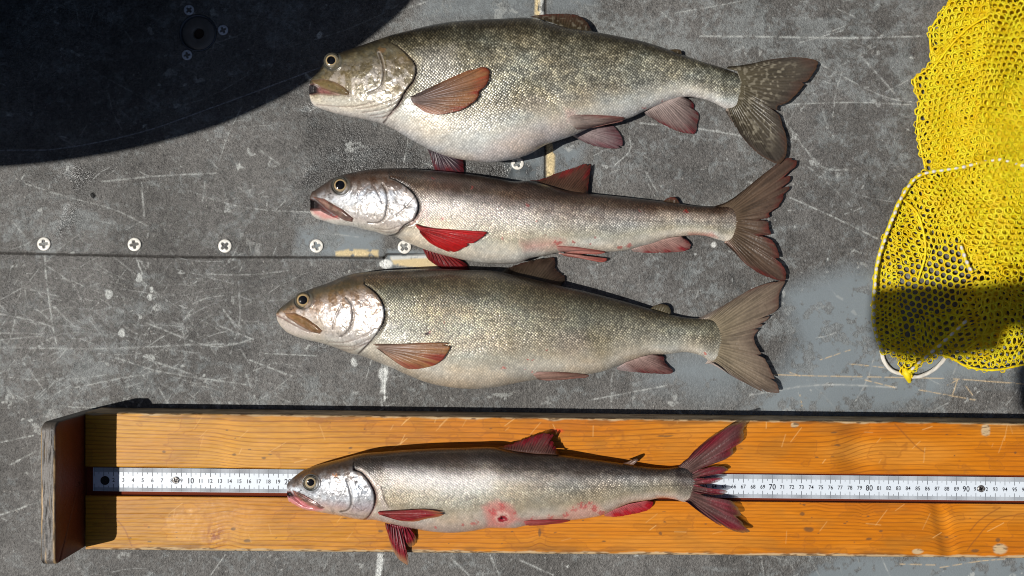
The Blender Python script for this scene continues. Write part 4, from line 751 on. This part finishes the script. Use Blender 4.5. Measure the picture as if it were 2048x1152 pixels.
P3 = dict(seed=77, gain=1.06, eye=(606.5, 601, 15), oper=c5([(640, 165), (700, 210), (750, 265), (775, 330), (778, 390), (760, 450), (720, 512), (680, 560), (630, 610), (600, 640)]), pre=c5([(522, 258), (555, 300), (566, 360), (562, 420), (540, 480), (480, 525)]),
    maxi=c5([(100, 365), (170, 362), (250, 398), (320, 448), (356, 482), (340, 502), (280, 490), (200, 446), (120, 392)]), gap=None, gapc=(120, 70, 66), mouth=c5([(44, 378), (90, 398), (140, 428), (200, 460), (270, 494)]),
    body=[(0, (48, 38, 26)), (.06, (76, 68, 50)), (.2, (122, 114, 92)), (.42, (156, 149, 128)), (.6, (174, 166, 146)), (.75, (190, 180, 158)), (.88, (202, 192, 174)), (1, (170, 158, 140))], blotch=.25, blotchc=(186, 178, 142),
    lat=hermite([(760, 620), (1000, 628), (1200, 650), (1444, 678)]),
    headc=[(0, (44, 40, 34)), (.14, (72, 58, 40)), (.32, (150, 122, 100)), (.5, (190, 176, 168)), (.7, (200, 190, 180)), (1, (196, 186, 178))], headspot=(126, 92, 50), silver=(226, 220, 220), silv=.7, gill=(60, 40, 32), gillw=3.4, lip=(150, 112, 84), maxc=(118, 88, 50), scl=.75, met=.85,
    folds=[(c5(p), .0009, 1.7) for p in ([(400, 560), (520, 560), (640, 520), (720, 470)], [(440, 585), (560, 590), (680, 540)], [(480, 612), (570, 612), (650, 575)], [(430, 470), (450, 380), (490, 300)], [(560, 600), (620, 585), (680, 560)])],
    areas=[(c6([(560, 430), (640, 400), (760, 460), (750, 580), (700, 640), (640, 560)]), (140, 126, 86), .35, 12), (c6([(400, 440), (560, 420), (620, 540), (480, 620), (380, 560)]), (176, 160, 146), .4, 12), (c5([(700, 500), (860, 500), (900, 590), (720, 610)]), (196, 196, 184), .5, 10), (c5([(560, 90), (900, 80), (1000, 130), (700, 180)]), (118, 80, 52), .35, 12), (c5([(60, 400), (200, 470), (300, 520), (160, 510), (80, 450)]), (206, 190, 180), .5, 5)],
    spots=[(855, 669, 5, 3.4, (58, 12, 16), 1, 0), (859, 664, 3.5, 3.5, (150, 30, 44), .7, .3), (1007, 735, 7, 3, (206, 70, 60), .6, .5), (1055, 720, 2, 2, (200, 40, 44), .8, 0), (1066, 721, 2, 2, (200, 40, 44), .8, 0), (1065, 743, 2, 2, (200, 40, 44), .7, 0), (1050, 737, 2, 2, (200, 50, 44), .7, 0), (1094, 701, 2, 2, (190, 60, 54), .7, 0), (1408, 708, 3, 3, (206, 70, 40), .7, 0), (889, 644, 2, 2.5, (160, 44, 44), .7, 0), (766, 620, 5, 12, (222, 222, 222), .8, .4)])
F3.build(*common(F3, P3), 620, 200)
F3.eye(606.5, 600.5, 15, 8.8, S(168, 146, 112), (-1, -.5))
F3.fin('dorsal_fin', c6([(10, 22), (110, 44), (220, 70), (400, 112)]), c5([(1590, 72), (1640, 40), (1720, 10), (1800, -10), (1900, -22), (1950, -20), (1962, 40), (2000, 90), (2026, 130), (2000, 165), (1985, 183)]), lambda X, Y, i, t: F3.zm(X)*(.7-.5*t), finpaint((84, 72, 56), (80, 62, 52), (104, 44, 38), (.8, 1.05), .7, .6, 0, 21), fray=4, n=110, m=30)
F3.fin('adipose_fin', c6([(1020, 262), (1165, 302)]), c6([(1030, 260), (1060, 240), (1110, 232), (1150, 245), (1166, 275), (1163, 300)]), lambda X, Y, i, t: F3.zm(X)*.9+0*t, finpaint((110, 100, 76), (96, 90, 70), (90, 70, 50)), fray=.3, n=36, m=10)
tail(F3, c6([(1370, 338), (1430, 352), (1462, 430), (1460, 520), (1430, 600), (1400, 640)]), c6([(1352, 330), (1450, 282), (1560, 220), (1640, 170), (1750, 112), (1880, 77), (1945, 74), (1950, 82), (1912, 160), (1906, 250), (1862, 300), (1800, 372), (1760, 420), (1737, 465), (1760, 522), (1820, 620), (1870, 720), (1910, 828), (1882, 841), (1780, 825), (1680, 776), (1580, 722), (1500, 662), (1455, 636)]),
     finpaint((156, 142, 116), (130, 112, 98), (126, 60, 58), (.8, 1.1), .6, .45, 0, 22, (110, 84, 70), lead=lambda i, t: ss(.84, .96, i)*.75+ss(.14, .03, i)*.4, leadc=(204, 188, 180)), .010, fray=2)
F3.fin('anal_fin', c6([(795, 668), (860, 630), (960, 594), (1045, 575)]), c6([(800, 680), (860, 695), (1000, 706), (1140, 713), (1182, 702), (1184, 682), (1162, 664), (1130, 628), (1126, 600), (1108, 582), (1060, 574)]), flat(F3, .015, .005, .001), finpaint((186, 158, 148), (130, 84, 80), (130, 32, 42), (.55, .95), .85, .8, 0, 23, lead=lambda i, t: ss(.3, .08, i)*.8, leadc=(206, 186, 182)), fray=2, n=90)
F3.fin('pelvic_fin', c6([(225, 712), (250, 738)]), c6([(255, 694), (400, 695), (520, 705), (611, 718), (590, 736), (530, 740), (450, 749), (330, 756), (262, 748)]), over(F3, .0010, .0015), finpaint((178, 146, 132), (150, 112, 98), (130, 70, 62), (.5, 1.1), .5, .4, 0, 24, lead=lambda i, t: ss(.25, .05, i)*.6, leadc=(196, 160, 150)), fray=1.5, n=80, m=26)
F3.fin('pectoral_fin', c5([(700, 572), (712, 590), (730, 605)]), c5([(715, 574), (850, 575), (1000, 569), (1150, 565), (1226, 572), (1224, 620), (1190, 672), (1120, 722), (1020, 746), (940, 744), (880, 712), (800, 655), (750, 618)]), over(F3, .0006, .003), finpaint((150, 126, 112), (182, 126, 76), (160, 40, 44), (.62, .9), .8, .55, 0, 25, hl=.4, lead=lambda i, t: ss(.6, .95, i)*.55, leadc=(206, 160, 130)), fray=1.8, n=200, nray=20, rip=.0007)

# fish 4: slim, on the board
c7 = lambda p: cr(540, 850, 3.84, p); c8 = lambda p: cr(980, 830, 3.793, p)
D = c7([(128, 470), (134, 452), (150, 430), (200, 385), (260, 345), (340, 315), (450, 285), (550, 260), (640, 235), (720, 218), (850, 207), (1000, 195), (1200, 183), (1500, 174), (1700, 168)])+c8([(50, 248), (150, 268), (300, 290), (530, 302), (700, 325), (850, 345), (1000, 365), (1100, 382), (1250, 400), (1350, 403), (1420, 395), (1500, 400), (1560, 430)])
Vn = c7([(128, 500), (136, 560), (160, 592), (200, 618), (250, 645), (350, 665), (450, 682), (550, 700), (700, 728), (800, 730), (890, 750), (1000, 775), (1100, 795), (1250, 820), (1400, 828), (1550, 815), (1700, 802)])+c8([(0, 845), (100, 858), (200, 856), (260, 842), (400, 830), (600, 800), (760, 780), (860, 758), (950, 716), (1050, 672), (1200, 648), (1320, 628), (1400, 640), (1500, 660), (1560, 630)])
F4 = Fish('lake_trout', 'slim fish with shredded red tail and round red sore, lying on the measuring board', D, Vn, 573.5, 1398, .021, TB, [(0, .2), (.03, .4), (.08, .72), (.15, .95), (.22, 1.), (.35, 1.), (.5, .96), (.62, .85), (.75, .62), (.86, .45), (.94, .3), (1, .12)], None)
F4.ps = (4.0, 4.0); F4.eyedz = .0
P4 = dict(seed=120, gain=.98, eye=(622, 965.5, 13.5), oper=c7([(640, 345), (700, 372), (750, 430), (790, 500), (803, 570), (790, 640), (755, 700), (715, 727)]), pre=c7([(590, 425), (612, 490), (625, 560), (620, 620), (590, 655), (540, 665)]),
    maxi=c7([(172, 500), (260, 535), (350, 588), (415, 634), (395, 645), (330, 640), (260, 602), (195, 548)]), gap=c7([(110, 515), (160, 512), (200, 555), (270, 612), (330, 642), (250, 622), (180, 560), (110, 540)]), gapc=(170, 60, 66), gapd=.005,
    body=[(0, (44, 34, 26)), (.1, (60, 48, 40)), (.25, (84, 72, 62)), (.38, (170, 162, 152)), (.58, (172, 162, 140)), (.74, (174, 162, 138)), (.88, (200, 184, 168)), (1, (176, 150, 136))], blotch=.12, blotchc=(196, 190, 176),
    lat=hermite([(770, 960), (1000, 972), (1200, 974), (1388, 970)]),
    headc=[(0, (72, 58, 44)), (.14, (70, 54, 44)), (.3, (120, 104, 94)), (.44, (190, 188, 188)), (.7, (200, 196, 196)), (.9, (206, 170, 166)), (1, (196, 150, 146))], headspot=(96, 72, 60), silver=(230, 232, 236), silv=.85, gill=(110, 34, 36), gillw=3.6, lip=(150, 92, 88), maxc=(146, 112, 100), scl=.6, met=1.,
    folds=[(c7(p), .0007, 1.5) for p in ([(560, 680), (640, 690), (720, 700)], [(640, 620), (700, 660), (740, 640)], [(200, 520), (300, 575), (400, 640)], [(860, 480), (880, 560), (920, 640)])],
    band=(c7([(690, 350), (760, 410), (830, 480), (850, 560), (880, 630)]), (206, 190, 178), 6),
    areas=[(c7([(125, 545), (200, 560), (300, 620), (420, 650), (330, 670), (200, 630), (140, 590)]), (214, 130, 134), .85, 3), (c8([(-60, 700), (60, 640), (190, 700), (220, 800), (120, 860), (-20, 860)]), (214, 140, 128), .8, 6), (c8([(570, 740), (680, 670), (780, 660), (870, 730), (760, 780), (600, 800), (540, 790)]), (214, 162, 146), .75, 6), (c8([(1250, 620), (1400, 612), (1430, 650), (1300, 640)]), (214, 150, 126), .6, 4), (c7([(900, 340), (1700, 400), (1700, 500), (1300, 500), (900, 440)]), (226, 222, 222), .5, 16),  # the last, near-white flank area is a painted silver highlight
           (c8([(200, 790), (560, 770), (560, 800), (240, 830)]), (204, 110, 96), .45, 5), (c8([(1440, 470), (1530, 480), (1540, 590), (1450, 590)]), (84, 52, 56), .4, 10)],
    spots=[(1004, 1034, 26, 17, (206, 96, 92), .7, .3), (1005, 1035, 20, 13, (226, 186, 170), .95, .2), (1007, 1037, 12, 8, (160, 24, 40), 1, .2), (1006, 1037, 4.5, 3.4, (50, 6, 14), 1, 0)]+[(x, y, r, r*.8, (196, 50, 56), .6, .8) for x, y, r in ((985, 1025, 8), (1003, 1014, 9), (1030, 1024, 6), (1130, 1030, 7), (1165, 1012, 10), (1190, 1018, 7), (1205, 1025, 8), (1150, 1020, 6), (1062, 1038, 5), (1100, 1035, 6), (950, 1046, 7), (925, 1048, 5), (870, 1056, 3), (1180, 1005, 6))]+[(670, 951, 7, 4, (176, 116, 66), .7, .5)],
    bumps=[(1006, 1036, 8, 5, -.003), (1006, 1036, 18, 12, .0012)])
F4.build(*common(F4, P4), 600, 140)
F4.eye(621, 965.5, 12.8, 7.2, S(178, 166, 140), (0, -.5))
zf = lambda a, b: (lambda X, Y, i, t: TB+a+(b-a)*t)
F4.fin('dorsal_fin', c8([(70, 250), (200, 275), (350, 295), (520, 300)]), c8([(45, 242), (100, 228), (180, 205), (290, 165), (400, 135), (472, 134), (490, 146), (460, 178), (492, 200), (486, 216), (505, 232), (520, 262), (516, 280), (524, 298)]), zf(.018, .012), finpaint((96, 66, 56), (112, 52, 52), (160, 22, 44), (.3, .8), .85, .8, 0, 31), fray=3.5, n=120, m=30, clear=.6)
F4.fin('adipose_fin', c8([(1010, 366), (1090, 380)]), c8([(1030, 360), (1080, 340), (1118, 328), (1126, 340), (1118, 352), (1090, 376)]), zf(.012, .014), finpaint((150, 116, 98), (110, 84, 70), (90, 70, 50)), fray=.3, n=30, m=8)
tail(F4, c8([(1430, 395), (1480, 415), (1508, 480), (1512, 540), (1498, 600), (1465, 648)]), c8([(1425, 386), (1500, 330), (1560, 258), (1650, 180), (1750, 118), (1850, 60), (1945, 30), (1955, 60), (1925, 110), (1940, 150), (1915, 205), (1860, 240), (1848, 300), (1780, 340), (1660, 372), (1600, 410), (1700, 386), (1790, 388), (1830, 406), (1790, 438), (1690, 448), (1600, 470), (1760, 472), (1786, 484), (1710, 516), (1600, 534), (1700, 560), (1800, 570), (1828, 585), (1770, 608), (1640, 606), (1620, 612), (1700, 636), (1832, 650), (1880, 690), (1912, 740), (1915, 790), (1942, 850), (1978, 888), (1900, 896), (1780, 860), (1680, 802), (1580, 730), (1500, 664)]),
     finpaint((110, 84, 76), (116, 62, 66), (150, 24, 50), (.25, .7), .75, .7, 0, 32, tip=((118, 96, 64), .9), lead=lambda i, t: ss(.9, .98, i)*.5, leadc=(196, 120, 130)), TB+.008, fray=5, clear=.75)
F4.fin('anal_fin', c8([(865, 758), (950, 715), (1050, 676), (1190, 650)]), c8([(870, 768), (950, 776), (1100, 752), (1182, 732), (1230, 700), (1243, 662), (1215, 650)]), zf(.012, .006), finpaint((206, 110, 110), (196, 40, 56), (206, 20, 40), (.3, .7), .8, .4, 0, 33, lead=lambda i, t: ss(.2, .05, i)*.6, leadc=(214, 150, 150)), fray=1.5, n=90)
F4.fin('pelvic_fin', c8([(258, 808), (268, 832)]), c8([(280, 802), (330, 797), (450, 793), (612, 796), (560, 816), (400, 836), (300, 840)]), over(F4, .0008, .001), finpaint((186, 100, 96), (170, 60, 64), (160, 36, 50), (.3, 1.), .6, .4, 0, 34), fray=1.2, n=70, m=26)
F4.fin('pectoral_fin', c7([(826, 668), (840, 690)]), c7([(836, 666), (900, 661), (1050, 654), (1200, 649), (1330, 670), (1342, 684), (1290, 706), (1200, 722), (1120, 742), (1000, 736), (880, 700)]), over(F4, .0006, .003), finpaint((176, 70, 66), (150, 40, 48), (170, 24, 40), (.2, .6), .6, .6, 0, 35, tip=((176, 110, 70), .8)), fray=1.2, n=120, nray=9, rip=.0010)
F4.fin('pectoral_fin', c7([(885, 752), (960, 768), (1080, 788)]), c7([(888, 790), (905, 850), (930, 940), (960, 1000), (1010, 1055), (1060, 1080), (1064, 1020), (1040, 950), (1090, 940), (1126, 880), (1112, 830), (1095, 798)]), zf(.008, .004), finpaint((130, 30, 46), (150, 26, 44), (170, 20, 40), (.1, .6), .6, .8, 0, 36, hl=.5, tip=((170, 128, 88), .72)), fray=2, n=130, nray=12, rip=.0016, zabs=TB+.0015, clear=.8)
# ---------------------------------------------------------------- yellow mesh bag
bag = thing('mesh_bag', W(1920, 380, 0), 'bright yellow net bag with white drawstring heaped at the right end of the deck', 'net bag')
def net_layer(poly, pitch, rot, zf, warp, hole, sd, squash=1.0):
    p = np.array(poly, float); x0, y0 = p.min(0)-40; x1, y1 = p.max(0)+40; cx, cy = (x0+x1)/2, (y0+y1)/2; R = math.hypot(x1-x0, y1-y0)/2+pitch
    a = pitch; b = pitch*math.sqrt(3)/2; n = int(R/b)+1; c, s = math.cos(rot), math.sin(rot); cen = []
    for j in range(-n, n+1):
        for i in range(-n, n+1):
            u = (i+(j & 1)*.5)*a; v = j*b*squash; cen.append((u, v))
    cen = np.array(cen); ang = np.pi/6*np.arange(12)+np.pi/6*0
    rad = np.where(np.arange(12) % 2 == 1, pitch/math.sqrt(3), pitch/2)   # corners at 30, 90...; edge mids at 0, 60...
    out = np.stack([rad*np.cos(ang), rad*np.sin(ang)*squash], -1)
    hr = hole*pitch/2*(1+.22*(rng.random((len(cen), 1))-.5)); inn = np.stack([np.cos(ang)*hr, np.sin(ang)*hr*squash], -1)
    O = cen[:, None]+out[None]; I = cen[:, None]+inn+(rng.random((len(cen), 1, 2))-.5)*pitch*.08
    def place(q): return np.stack([cx+q[..., 0]*c-q[..., 1]*s, cy+q[..., 0]*s+q[..., 1]*c], -1)
    O, I, Cc = place(O), place(I), place(cen)
    wc = warp(Cc[:, 0], Cc[:, 1]); keep = inside(wc[0], wc[1], poly); O, I = O[keep], I[keep]; m = len(O)
    M_ = (O*.45+I*.55)
    def fin_(q, dz):
        X, Y = warp(q[..., 0], q[..., 1]); return W(X, Y, zf(X, Y)+dz)
    r = [fin_(O, .0004), fin_(M_, .0004), fin_(I, .0), fin_(M_, -.0004)]
    V = np.stack(r, 1)  # m,4,12,3
    base = np.arange(m)[:, None, None]*48; k = np.arange(12)[None, None]; k2 = (k+1) % 12; rg = np.arange(3)[None, :, None]
    F1_ = np.stack([base+rg*12+k, base+rg*12+k2, base+(rg+1)*12+k2, base+(rg+1)*12+k], -1).reshape(-1, 4)
    F2_ = np.stack([base+36+k, base+36+k2, base+0+k2, base+0+k], -1).reshape(-1, 4)
    return V.reshape(-1, 3), np.concatenate([F1_, F2_])
OUT = [(1907, -60), (1907, 0), (1887, 21), (1862, 56), (1859, 80), (1862, 104), (1868, 122), (1852, 139), (1830, 155), (1829, 167), (1834, 191), (1840, 205), (1835, 229), (1834, 250), (1839, 288), (1844, 312), (1851, 339), (1824, 354), (1808, 378), (1790, 425), (1776, 456), (1759, 501), (1751, 536), (1746, 606), (1748, 658), (1757, 689), (1766, 706), (1789, 713), (1800, 734), (1808, 756), (1820, 756), (1831, 745), (1859, 724), (1883, 710), (1904, 717), (1928, 731), (1963, 739), (1998, 739), (2060, 727), (2230, 700), (2240, 300), (2230, -60)]
def heap(X, Y):   # overall lie of the heaped net
    e = np.clip((X-1835)/170, 0, 1); k = .015*e*ss(740, 420, Y)+.012*blob(X, Y, 1985, 600, 60, 90)+.004*ss(1750, 1800, X)
    return .002+k
def warpf(sd, A=13, wl=70, fx=0, fy=0, fl=44):
    def f(X, Y):
        dx = A*(fbm(X/wl, Y/wl, sd, 3)-.5)*2; dy = A*(fbm(X/wl, Y/wl, sd+9, 3)-.5)*2
        ph = (X*.8+Y*.6)/fl+3*fbm(X/120, Y/120, sd+4, 2)
        return X+dx+fx*np.sin(ph*2), Y+dy+fy*np.sin(ph*2)
    return f
def zfun(off, A, sd, wl=60):
    return lambda X, Y: heap(X, Y)+off+A*(fbm(X/wl, Y/wl, sd+50, 3))+A*.7*np.abs(np.sin((X*.5+Y*.85)/26+4*fbm(X/110, Y/110, sd+60, 2)))*ss(1810, 1880, X)
def sub(*pts): return list(pts)
UP = [p for p in OUT if p[1] <= 345]; UP = UP[:18]+[(1851, 345), (1950, 335), (2080, 345), (2230, 345), (2230, -60)]
parts = []
INU = [(1880, 60), (1915, -60), (2230, -60), (2230, 345), (1862, 345), (1856, 280), (1852, 230), (1850, 170)]
L_ = [(OUT, 14.2, .30, zfun(.0, .0016, 1), warpf(1, 9, 80), .74, 1),
 (INU, 11.5, .5, zfun(.001, .003, 12), warpf(12, 20, 100), .30, 12),
 (UP, 14.0, -.2, zfun(.004, .006, 2), warpf(2, 22, 130, 2.5, 2), .66, 2),
 ([(1975, 60), (1990, -60), (2230, -60), (2230, 560), (2010, 545), (1985, 430), (1950, 330), (1960, 200)], 13.4, 1.0, zfun(.013, .010, 4, 70), warpf(4, 26, 130, 3, 3), .68, 4),
 ([(1880, 350), (2230, 340), (2230, 545), (1995, 545), (1945, 530), (1915, 470), (1880, 460), (1860, 400)], 11.0, .1, zfun(.002, .003, 15), warpf(15, 18, 90), .34, 15),
 ([(1810, 380), (1850, 344), (1960, 326), (2230, 335), (2230, 560), (1990, 552), (1940, 540), (1915, 480), (1870, 500), (1850, 520), (1815, 530), (1795, 500), (1800, 440)], 13.4, .1, zfun(.005, .005, 5), warpf(5, 22, 90, 4, 2), .68, 5),
 ([(1840, 355), (1950, 335), (2230, 340), (2230, 520), (1990, 520), (1930, 470), (1860, 440)], 13.2, .9, zfun(.010, .008, 6, 55), warpf(6, 22, 110, 3, 3), .68, 6),
 ([(1752, 540), (1762, 505), (1782, 460), (1806, 390), (1830, 352), (1850, 350), (1830, 400), (1800, 470), (1798, 540), (1800, 620), (1806, 690), (1812, 740), (1790, 710), (1765, 704), (1750, 655)], 10.5, .5, zfun(.003, .004, 7), warpf(7, 8, 50, 3, 1), .66, 7),
 ([(1935, 560), (1960, 530), (2040, 545), (2040, 640), (1995, 720), (1930, 730), (1890, 705), (1860, 715), (1822, 748), (1805, 700), (1850, 630), (1910, 620)], 14.5, .2, zfun(.006, .006, 8), warpf(8, 18, 80, 3, 3), .72, 8),
 ([(1940, 575), (1975, 545), (2090, 560), (2230, 560), (2230, 700), (2060, 722), (1990, 735), (1950, 690), (1960, 620)], 14.0, .8, zfun(.012, .006, 9), warpf(9, 22, 80, 4, 4), .70, 9)]
for a_ in L_: parts.append(net_layer(*a_))
V, F = join(parts)
def net_nodes(m_, N, L, b_, c):
    t = nd(N, 'TexCoord'); n = nd(N, 'TexNoise', Scale=90., Detail=3.); L.new(t.outputs['Object'], n.inputs['Vector'])
    r = nd(N, 'ValToRGB'); r.color_ramp.elements[0].position = .35; r.color_ramp.elements[0].color = (.93, .66, .003, 1); r.color_ramp.elements[1].position = .65; r.color_ramp.elements[1].color = (.98, .88, .02, 1)
    L.new(n.outputs['Fac'], r.inputs[0]); L.new(r.outputs[0], b_.inputs['Base Color'])
    tr = nd(N, 'BsdfTranslucent'); tr.inputs[0].default_value = (1., .72, .0, 1); mx = nd(N, 'MixShader'); mx.inputs[0].default_value = .22
    n2 = nd(N, 'TexNoise', Scale=1600., Detail=2.); L.new(t.outputs['Object'], n2.inputs['Vector']); bu = nd(N, 'Bump', Strength=.6, Distance=.0005); L.new(n2.outputs['Fac'], bu.inputs['Height']); L.new(bu.outputs[0], b_.inputs['Normal'])
    out = [x for x in N if x.type == 'OUTPUT_MATERIAL'][0]; L.new(b_.outputs[0], mx.inputs[1]); L.new(tr.outputs[0], mx.inputs[2]); L.new(mx.outputs[0], out.inputs[0])
yel = material('yellow_netting', rough=.45, build=net_nodes)
mesh('netting', V, F, yel, bag)
zt_ = lambda X, Y, o: heap(X, Y)+o
rim = smooth_line([(1766, 706), (1750, 660), (1747, 606), (1753, 536), (1762, 500), (1779, 450), (1798, 405), (1816, 374), (1838, 352), (1870, 343), (1910, 337), (1960, 326), (2000, 320), (2048, 332), (2110, 350)], 320)
rim2 = smooth_line([(1921, 490), (1928, 512), (1936, 532), (1944, 545)], 60); rim3 = smooth_line([(1934, 640), (1900, 672), (1862, 704), (1835, 728), (1818, 744)], 100)
hz = lambda R, o: W(R[:, 0]+1.5*(vn(np.arange(len(R))/6., 0*R[:, 0], 3)-.5), R[:, 1]+1.5*(vn(np.arange(len(R))/6., 0*R[:, 0], 5)-.5), zt_(R[:, 0], R[:, 1], o))
hem = ([tube(hz(rim, .0205)+[0, 0, .0], .0021*(1+.35*(vn(np.arange(320)/3., np.zeros(320), 9)-.5)), 8), tube(hz(rim3, .018), .0020, 8), tube(hz(rim2, .022), .0018, 8)])
for e_ in ([p for p in OUT if 0 <= p[1] < 341 and p[0] < 1908][:16], [(1883, 710), (1904, 717), (1928, 731), (1963, 739), (1998, 739), (2060, 727), (2228, 702)], [(1800, 395), (1835, 430), (1850, 500), (1835, 560)], [(1862, 140), (1910, 80), (1960, 40), (2040, 10)], [(1990, 60), (1975, 200), (1968, 320)], [(1950, 560), (1985, 600), (1975, 660), (1930, 700)]):
    q = smooth_line(e_, 150); o_ = .0035 if e_[0][0] in (1907, 1883) else .0105; hem.append(tube(W(q[:, 0]+1, q[:, 1], zt_(q[:, 0], q[:, 1], o_)+.002*vn(np.arange(150)/9., np.zeros(150), 5)), .0009*(1+.8*vn(np.arange(150)/2., np.zeros(150), 6)), 7))
for h_ in hem: mesh('hem', *h_, yel, bag)
def dashes(R, o, n):
    out = []; q = resample(R, n*10+1)
    for k in range(n):
        seg = q[k*10+1:k*10+8]+(random.random()-.5)*1.2; P = W(seg[:, 0]+.6, seg[:, 1], zt_(seg[:, 0], seg[:, 1], o)); r = .0017*np.sqrt(np.sin(np.linspace(.12, np.pi-.12, 7)))*random.uniform(.85, 1.15); out.append(tube(P, r, 8))
    return out
def rope_nodes(m_, N, L, b_, c):
    t = nd(N, 'TexCoord'); v = nd(N, 'TexWave', Scale=260., Distortion=1.5); L.new(t.outputs['Object'], v.inputs['Vector']); bu = nd(N, 'Bump', Strength=.5, Distance=.0008); L.new(v.outputs['Fac'], bu.inputs['Height']); L.new(bu.outputs[0], b_.inputs['Normal'])
loop = [smooth_line([(1762, 700), (1768, 722), (1782, 740), (1800, 747), (1812, 748)], 60), smooth_line([(1822, 754), (1842, 752), (1865, 741), (1882, 726), (1892, 712)], 60)]
cd = [join(dashes(rim, .0225, 44)), join(dashes(rim2, .0238, 4)), join(dashes(rim3, .0198, 9))]
wc_ = material('white_braided_cord', S(222, 216, 204), .7, build=rope_nodes)
for c_ in cd: mesh('drawstring', *c_, wc_, bag)
for q in loop: mesh('cord_loop', *tube(W(q[:, 0], q[:, 1], .0045), .0021, 10), bpy.data.materials['white_braided_cord'], bag)
k1 = [tube(W(np.array([1808, 1812, 1816, 1819.]), np.array([738, 746, 754, 764.]), np.array([.008, .010, .009, .005])), np.array([.0026, .0042, .0036, .0018]), 10)]
for a in range(3): th_ = np.linspace(0, 2*np.pi, 24); k1.append(tube(W(1813.5+1.6*a+7.5*np.cos(th_), 745+4*a+3*np.sin(th_), .007+.0042*np.sin(th_+1.5)), .0011, 6))
mesh('knot', *join(k1), yel, bag)

# ---------------------------------------------------------------- unseen slabs added beyond the frame to shade the deck
def caster(name, shadow_px, z, th, label, cat, mat, post=None):
    q = [W(x, y, 0)[:2]-np.array([SX*z, SY*z]) for x, y in shadow_px]
    t = thing(name, (q[0][0], q[0][1], 0), label, cat); V, F = prism(q, z-th, z); mesh('slab', V, F, mat, t, smooth=False)
    if post is not None:
        n = 28; a = np.linspace(0, 2*np.pi, n, endpoint=False); V, F = prism([(post[0]+post[2]*math.cos(k), post[1]+post[2]*math.sin(k)) for k in a], 0, z-th); mesh('post', V, F, mat, t, smooth=False)
black = material('black_slab_finish', (.012, .012, .013), .6, build=noise_bump(300, .2, .0006))
edge = smooth_line([(-420, 345), (-200, 342), (0, 331), (120, 321), (240, 303), (340, 281), (440, 251), (520, 217), (600, 176), (650, 141), (720, 93), (780, 46), (822, 5), (850, -40), (870, -110)], 90)
caster('corner_shade_slab', [tuple(p) for p in edge]+[(860, -500), (700, -800), (-300, -900), (-700, -700), (-700, 300)], .46, .02, 'unseen black slab on a post, added to cast the upper left shadow', 'shadow caster', black, (-.78, .30, .04))  # made-up slab, its outline sets the upper left shadow edge
caster('net_shade_slab', [(1757, 574), (1800, 570), (1900, 566), (2010, 553), (2120, 548), (4000, 545), (4000, 830), (2070, 830), (2046, 815), (2040, 735), (2060, 715), (2064, 660), (2040, 636), (2016, 650), (2000, 690), (1950, 702), (1860, 712), (1800, 706), (1762, 690), (1752, 640)], 1.05, .01, 'unseen dark slab on a pole, added to cast the shadow over the net', 'canopy', black, (.85, -.28, .015))  # made-up slab, its outline sets the shadow over the net

# unseen hull walls and boxes added round the deck to block sky light
blockm = material('dark_blocker_paint', (.03, .032, .035), .6, build=noise_bump(60, .2, .001))
for lb, h_, (a, b_, c_, d_) in (('unseen dark hull wall added beyond the left, blocks sky light', .6, (-1.36, -1.1, -1.30, .46)), ('unseen dark hull wall added beyond the right, blocks sky light', .6, (1.20, -1.1, 1.26, .46)), ('unseen long dark box added beyond the top, blocks sky light', .43, (-1.36, .461, 1.26, .9)), ('unseen dark hull wall added beyond the bottom, blocks sky light', .6, (-1.36, -1.17, 1.26, -1.101)), ('unseen dark box added beyond the upper left, blocks sky light', .43, (-1.0, .20, -.60, .44))):
    V, F = prism([(a, b_), (c_, b_), (c_, d_), (a, d_)], 0, h_); tag(mesh('hull_sky_blocker' if 'hull' in lb else 'sky_blocker_box', V, F, blockm, smooth=False), lb, 'hull sky blocker' if 'hull' in lb else 'sky blocker')
